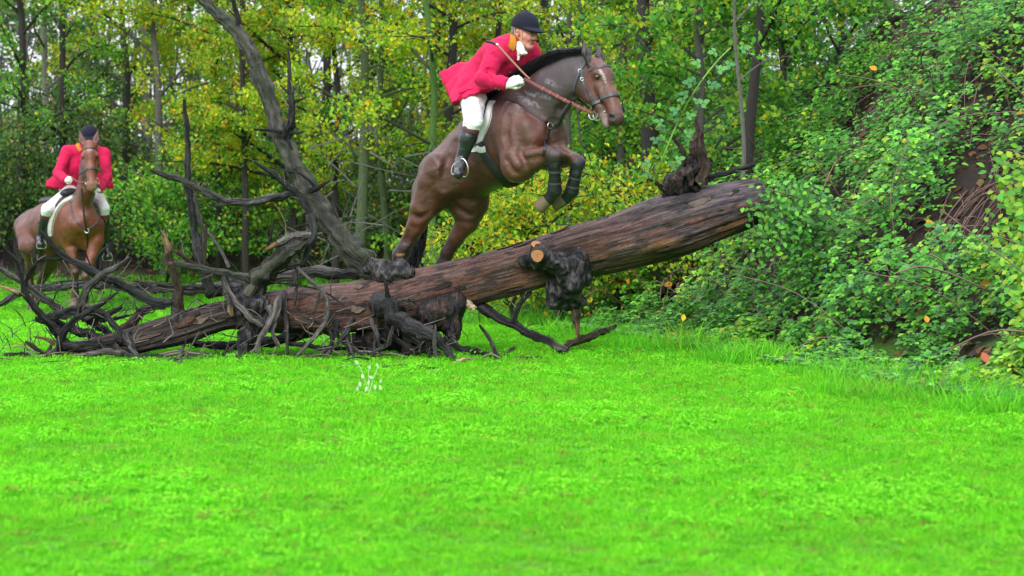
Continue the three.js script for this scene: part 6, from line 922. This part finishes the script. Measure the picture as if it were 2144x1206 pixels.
{ const r = rng(88); for (let i = 0; i < 30; i++) { const px = mix(-120, 960, (i + r()) / 30), D = mix(26.5, 33, r()); const dim = px < 300 || (px > 640 && px < 930), yel = !dim && r() < 0.35; shrub(`${['low', 'short', 'tall'][i % 3]} ${dim ? 'dim green' : yel ? 'yellowing' : 'fresh green'} shrub at the wood edge ${place(px)}`, { px, D, h: [1.6, 1.25, 2.4][i % 3], leaves: 1700, pal: dim ? DUSK : yel ? YEL : GRN, seed: 230 + i, spread: 1.25, size: 0.066, group: `${US} ${place(px)}` }); }
  for (let i = 0; i < 14; i++) { const px = mix(960, 1560, (i + r()) / 14), D = mix(24, 30, r()); shrub(`low green shrub on the bank ${place(px)}`, { px, D, h: mix(1.2, 2, r()), leaves: 1500, pal: GRN, seed: 270 + i, spread: 1.2, size: 0.07, group: `low shrubs on the bank ${place(px)}` }); } }
// the far side of the wood, one mass of dim foliage and stems
{
  const r = rng(909), FAR = [[lin(84, 104, 84), 3], [lin(70, 84, 80), 3], [lin(110, 124, 76), 1.6], [lin(92, 92, 92), 1.6], [lin(140, 140, 60), 0.6]], list = [], stems = [];
  for (let i = 0; i < 30000; i++) { const D = mix(47, 60, r()), x = mix(-19, 15, r()), y = 6.2 * Math.pow(r(), 1.35), hole = noise(x * 0.55, y * 0.5, 3) + 0.5 * noise(x * 1.6, y * 1.3, 8) + 0.12 * y - 0.62; if (hole > 0.12) continue; list.push({ m: M4(V(x, land(x, -D) + y, -D), qr(r, 1), mix(0.14, 0.3, r())), c: pick(r, FAR).multiplyScalar(mix(0.5, 1, r())) }); }
  tag(copies('far_wood', leafSmall, leafMat, list, scene), 'dim grey green mass of foliage on the far side of the wood', 'woodland');
  for (let i = 0; i < 240; i++) { const D = mix(33, 58, r()), x = mix(-0.34, 0.14, r()) * D, b = V(x, land(x, -D) - 0.1, -D), L = mix(3, 8, r()); stems.push(tube(spline([b, b.clone().add(V((r() - 0.5) * 0.8, L * 0.5, 0)), b.clone().add(V((r() - 0.5) * 2, L, 0))], 8), (t) => mix(0.02, 0.05, 0.5) * (1 - 0.6 * t), 6)); }
  const s = part('far_stems', mergeGeometries(stems), BARK.grey, scene); s.userData.kind = 'stuff'; tag(s, 'thin grey stems crowded deep in the wood', 'stems');
}
// dead brushwood between trunks
{ const r = rng(61); for (let i = 0; i < 26; i++) { const px = mix(640, 880, r()), y = mix(280, 520, r()), a = P(px, y, mix(20, 23, r())), d = V(mix(-0.9, 0.9, r()), mix(-0.3, 0.5, r()), (r() - 0.5)).normalize(), L = mix(0.4, 1.1, r()), b = thing('dead_branch', 'dry grey dead branch caught among the trunks behind the leaning bough', 'branch', a, 'dry dead branches among the trunks'); part('wood', tube(spline([a, a.clone().addScaledVector(d, L * 0.5).add(V(0, 0.06 * (r() - 0.3), 0)), a.clone().addScaledVector(d, L)], 10), (t) => mix(0.014, 0.007, r()) * 0 + 0.012 * (1 - 0.75 * t), 6), BARK.pale, b); for (let k = 0; k < 3; k++) { const s = a.clone().addScaledVector(d, L * mix(0.3, 0.9, r())); part('twig', tube([s, s.clone().add(V(r() - 0.5, r() - 0.3, r() - 0.5).multiplyScalar(0.5))], (t) => 0.006 * (1 - 0.6 * t), 5), BARK.grey, b); } } }
// ---------------------------------------------------------------- the overgrown bank
{
  const r = rng(515), BR = [[lin(96, 180, 50), 4], [lin(72, 148, 50), 4], [lin(118, 200, 66), 3], [lin(92, 150, 92), 1], [lin(140, 206, 54), 1.6], [lin(60, 120, 52), 2], [lin(190, 170, 40), 0.12]], LIME = [[lin(130, 196, 50), 3], [lin(170, 206, 48), 2], [lin(90, 172, 56), 2]];
  const near = [], mid = [], stems = [];
  const GAPS = [[1900, 70, 0.95], [1800, 40, 0.8], [1980, 30, 0.8], [1840, 120, 0.4], [2060, 470, 0.4], [2000, 520, 0.28], [1660, 440, 0.4], [1720, 470, 0.35], [1340, 340, 0.8], [1560, 520, 0.3], [1830, 250, 0.3]].map(([px, py, gr]) => { const ray = rayTo(px, py); let t = 9; for (; t < 26; t += 0.02) if (EYE + ray.y * t < land(ray.x * t, ray.z * t)) break; return [ray.x * t, EYE + ray.y * t, ray.z * t, gr]; });
  for (let i = 0; i < 190000; i++) {
    const D = mix(8.4, 24, Math.pow(r(), 1.25)), u = mix(-0.25, 5.2, r()), x = bankX(D) + u / 0.956, z = -D, cl = noise(x * 1.25, 2, z * 1.25) + 0.55 * noise(x * 3, 6, z * 3); if (x > D * 0.36 + 1) continue;
    const gaps = GAPS.reduce((s, [gx, gy, gz, gr]) => Math.max(s, smooth(gr * 1.25, gr * 0.6, Math.hypot(x - gx, (land(x, z) - gy), z - gz) + 0.35 * gr * noise(x * 2.2, 4, z * 2.2))), 0), bare = 0.75 * gaps; if (cl < -0.16 + 2.2 * bare - 0.5 * smooth(0.5, 0, u) + 0.3 * (r() - 0.5)) continue;
    const N = landN(x, z), hgt = (0.04 + 0.5 * clamp(0.4 + 0.9 * cl) * smooth(-0.2, 0.9, u)) * Math.sqrt(r()) + 0.02, p = V(x, land(x, z), z).addScaledVector(N, hgt * 0.8).add(V(0, hgt * 0.4, 0));
    const face = N.clone().multiplyScalar(0.7).add(V(-0.1, 0.75, 0.35)).add(V(r() - 0.5, r() - 0.5, r() - 0.5).multiplyScalar(0.9)).normalize(), q = new THREE.Quaternion().setFromUnitVectors(V(0, 0, 1), face).multiply(new THREE.Quaternion().setFromAxisAngle(V(0, 0, 1), r() * 6.283));
    const lime = smooth(0.1, 0.6, noise(x * 0.9, 20, z * 0.9) + (x > 2.6 && D < 11.5 ? 0.3 : -0.25)), c = pick(r, r() < lime ? LIME : BR).multiplyScalar(mix(0.36, 1.1, r())), s = mix(0.034, 0.092, r() * r() * 0.6 + r() * 0.4);
    if (u < 0.05 && r() < 0.5) continue;
    (r() < 0.5 ? near : mid).push({ m: M4(p, q, s), c });
  }
  const a = copies('bramble_cover', trefoil, brambleMat, near, scene), b = copies('ivy_cover', leafOne, brambleMat, mid, scene);
  tag(a, 'dense green three leaved brambles covering the steep bank', 'brambles'); tag(b, 'smaller single leaved creeper woven through the brambles on the bank', 'creeper'); console.log('bank', near.length, mid.length);
  // creeper hanging over the buried end of the trunk
  const hang = thing('hanging_creeper', 'bright leaved creeper hanging over the buried end of the fallen trunk', 'creeper', P(1600, 470, 14.2)), hl = [], hs = [];
  for (let i = 0; i < 34; i++) { const x = mix(1588, 1710, r()), y = mix(385, 440, r()), a = P(x, y, mix(14.2, 14.9, r())), L = mix(0.2, 0.6, r()), b = a.clone().add(V((r() - 0.5) * 0.25, -L * 0.5, 0.25 * r())), c = a.clone().add(V((r() - 0.6) * 0.35, -L, 0.3 * r())); hs.push(tube(spline([a, b, c], 8), 0.004, 4)); const cv = new THREE.CatmullRomCurve3([a, b, c]); for (let k = 0; k < 30; k++) hl.push({ m: M4(cv.getPoint(r()).add(V(r() - 0.5, r() - 0.5, r() - 0.3).multiplyScalar(0.17)), new THREE.Quaternion().setFromUnitVectors(V(0, 0, 1), V(r() - 0.5, 0.2 + 0.6 * r(), 0.8).normalize()).multiply(new THREE.Quaternion().setFromAxisAngle(V(0, 0, 1), r() * 6.28)), mix(0.035, 0.065, r())), c: pick(r, BR).multiplyScalar(mix(0.45, 0.9, r())) }); }
  part('stems', mergeGeometries(hs), BARK.grey, hang).userData.kind = 'stuff'; copies('leaves', leafOne, brambleMat, hl, hang);
  // arching bramble cane with big leaves, each leaf its own piece
  const arch = thing('bramble_cane', 'long green bramble cane with big pale leaves arching left of the torn root', 'bramble', P(1368, 380, 13.9)), ac = spline([P(1368, 385, 14.1), P(1388, 330, 13.9), P(1420, 255, 13.8), P(1455, 190, 13.7), P(1500, 130, 13.7), P(1530, 100, 13.8)], 40);
  part('cane', tube(ac, (t) => 0.009 - 0.005 * t, 7), new THREE.MeshStandardMaterial({ color: lin(120, 176, 70), roughness: 0.6 }), arch);
  const bigMat = [lin(74, 138, 76), lin(62, 122, 66), lin(92, 156, 80)].map((c) => { const m = foliage(0.5, 0.2); m.color = c; return m; });
  for (let i = 3; i < 38; i += 2) { const a = ac[i], side = i % 4 === 1 ? 1 : -1, n = i > 10 && i < 30 ? 2 : 1; for (let k = 0; k < n; k++) { const p = a.clone().add(V(side * mix(0.03, 0.12, r()), mix(-0.06, 0.03, r()), mix(0, 0.1, r()))), g = trefoil.clone().scale(0.085, 0.085, 0.085).applyQuaternion(new THREE.Quaternion().setFromUnitVectors(V(0, 0, 1), V(r() - 0.5, 0.3 + 0.4 * r(), 0.8).normalize()).multiply(new THREE.Quaternion().setFromAxisAngle(V(0, 0, 1), side * -1.5 + r() - 0.5))).translate(p.x, p.y, p.z); part('leaf', g, bigMat[Math.floor(r() * 3)], arch); part('leaf_stalk', tube([a, p], 0.0025, 4), BARK.moss, arch); } }
  // yellowed leaves caught on the bank, and the lime green creeper at its right edge
  const fallen = [['large orange leaf on the brambles straight below the grey sapling', 1790, 405, 'y'], ['pair of yellow leaves low on the bank right of the trunk end', 1788, 437, 'y'], ['orange leaf at the middle of the bank by the right hand brambles', 1938, 462, 'o'], ['golden leaf near the right edge above the lime creeper', 2076, 592, 'o'], ['brown orange leaf on the low brambles near the bottom of the bank', 1942, 676, 'o'], ['amber leaf under the lime green creeper at the right', 2073, 610, 'o'], ['red brown leaf on the grass edge at the right', 2066, 760, 'r'], ['small amber leaf half way down the bank', 1877, 625, 'o'], ['yellow leaf on the bank left of the centre brambles', 1836, 147, 'o'], ['orange leaf beside the bare earth high on the bank', 1930, 165, 'o'], ['yellow leaf low beside the fallen length of wood', 1432, 658, 'y'], ['pale orange leaf on the brambles under the trunk end', 1408, 592, 'o']];
  for (const [label, px, py, k] of fallen) { const ray = rayTo(px, py); let t = 9; for (; t < 24; t += 0.02) if (EYE + ray.y * t < land(ray.x * t, ray.z * t) + 0.3) break; const p = V(ray.x * t, EYE + ray.y * t, ray.z * t), o = thing('fallen_leaf', label, 'leaf', p), m = foliage(0.7, 0.25); m.color = k === 'y' ? lin(232, 196, 40) : k === 'r' ? lin(176, 96, 64) : lin(226, 160, 50); const s = mix(0.06, 0.095, r()); part('blade', leafOne.clone().scale(s, s, s).applyQuaternion(new THREE.Quaternion().setFromUnitVectors(V(0, 0, 1), V(r() - 0.5, 0.5, 0.8).normalize()).multiply(new THREE.Quaternion().setFromAxisAngle(V(0, 0, 1), r() * 6.28))).translate(p.x, p.y, p.z), m, o); }
  const lime = thing('lime_creeper', 'lime green creeper climbing at the right edge of the bank', 'creeper', V(3.3, land(3.3, -11), -11)), ll = [];
  for (let i = 0; i < 2600; i++) { const px = mix(2075, 2260, Math.sqrt(r())), py = mix(335, 640, r()); if (px < 2090 + 40 * noise(py * 0.012, 3, 1)) continue; const ray = rayTo(px, py); let t = 8; for (; t < 16; t += 0.04) if (EYE + ray.y * t < land(ray.x * t, ray.z * t) + 0.42) break; const p = V(ray.x * t, EYE + ray.y * t, ray.z * t).add(V(r() - 0.5, r() - 0.5, r() - 0.5).multiplyScalar(0.22)); ll.push({ m: M4(p, new THREE.Quaternion().setFromUnitVectors(V(0, 0, 1), V(r() - 0.6, 0.3 + 0.5 * r(), 0.7).normalize()).multiply(new THREE.Quaternion().setFromAxisAngle(V(0, 0, 1), r() * 6.28)), mix(0.04, 0.07, r())), c: pick(r, LIME).multiplyScalar(mix(0.5, 0.9, r())) }); }
  copies('leaves', leafOne, brambleMat, ll, lime);
  // the pale weed in the lawn
  const wp = onGround(772, 826), weed = thing('pale_weed', 'small white leaved weed alone in the lawn in front of the trunk', 'weed', wp), wm = foliage(0.7, 0.2), wm2 = foliage(0.7, 0.2); wm.color = lin(186, 206, 172); wm2.color = lin(190, 226, 150);
  const ws = [[0, 0], [-0.06, 0.19], [0.0, 0.16], [0.06, 0.17], [-0.03, 0.1], [0.03, 0.1], [0.07, 0.07], [-0.05, 0.05], [0.0, 0.06], [0.04, 0.03], [-0.02, 0.02], [0.08, 0.03], [-0.07, 0.02]]; part('stem', mergeGeometries(ws.slice(1, 4).map(([x, y]) => tube([wp, wp.clone().add(V(x * 0.5, y * 0.6, 0)), wp.clone().add(V(x, y, 0.01))], 0.003, 5))), wm2, weed).userData.kind = 'stuff';
  for (const [x, y] of ws.slice(1)) for (let k = 0; k < 1; k++) part('leaf', leafOne.clone().scale(0.028, 0.034, 0.028).rotateX(-0.5 + r() * 0.6).rotateZ((r() - 0.5) * 2.2).rotateY((r() - 0.5) * 1.6).translate(wp.x + x + 0.012 * k, wp.y + y, wp.z + 0.03 * r()), y > 0.045 || r() < 0.5 ? wm : wm2, weed);
  for (let i = 0; i < 420; i++) { const D = mix(8.6, 20, r()), u = mix(0.4, 4.2, r()), x = bankX(D) + u / 0.956, z = -D, p = V(x, land(x, z) + 0.05, z), N = landN(x, z), L = mix(0.3, 1.3, r()), d = V(r() - 0.5, 0.6 * (r() - 0.45), r() - 0.5).normalize(), e = p.clone().addScaledVector(d, L); e.y = Math.max(e.y, land(e.x, e.z) + 0.04); stems.push(tube(spline([p, p.clone().lerp(e, 0.5).addScaledVector(N, 0.1 + 0.22 * r()), e], 8), mix(0.0025, 0.006, r()), 4)); }
  // dead leaves and broken twigs on the bare earth
  const lit = [], LT = [[lin(110, 74, 44), 3], [lin(84, 58, 42), 3], [lin(140, 98, 52), 1.5], [lin(60, 46, 40), 2]];
  for (let i = 0; i < 16000; i++) { const forest = r() < 0.4, D = forest ? mix(26.5, 34, r()) : mix(8.6, 24, r()), x = forest ? mix(-11, 3, r()) : bankX(D) + mix(0.3, 5.2, r()), z = -D; lit.push({ m: M4(V(x, land(x, z) + 0.015, z), new THREE.Quaternion().setFromUnitVectors(V(0, 0, 1), landN(x, z).add(V(r() - 0.5, r() - 0.5, r() - 0.5).multiplyScalar(0.8)).normalize()).multiply(new THREE.Quaternion().setFromAxisAngle(V(0, 0, 1), r() * 6.28)), mix(0.05, 0.1, r())), c: pick(r, LT).multiplyScalar(mix(0.6, 1.1, r())) }); }
  tag(copies('leaf_litter', leafOne, leafMat, lit, scene), 'brown dead leaves lying on the bare earth of bank and wood', 'dead leaves');
  for (const [gx, gy, gz, gr] of GAPS) for (let i = 0; i < 26; i++) { const a = V(gx + (r() - 0.5) * gr * 2.6, 0, gz + (r() - 0.5) * gr * 2.6); a.y = land(a.x, a.z) + 0.02; const b = a.clone().add(V((r() - 0.5) * 0.9, 0, (r() - 0.5) * 0.7)); b.y = land(b.x, b.z) + 0.1 * r(); stems.push(tube(spline([a, a.clone().lerp(b, 0.5).add(V(0, 0.08 * r(), 0.06 * r())), b], 7), mix(0.003, 0.009, r() * r()), 5)); }
  const st = part('bramble_canes', mergeGeometries(stems), new THREE.MeshStandardMaterial({ color: lin(118, 92, 84), roughness: 0.8 }), scene); st.userData.kind = 'stuff'; tag(st, 'tangle of thin brown bramble canes over the bank', 'bramble canes');
}
renderer.render(scene, camera);
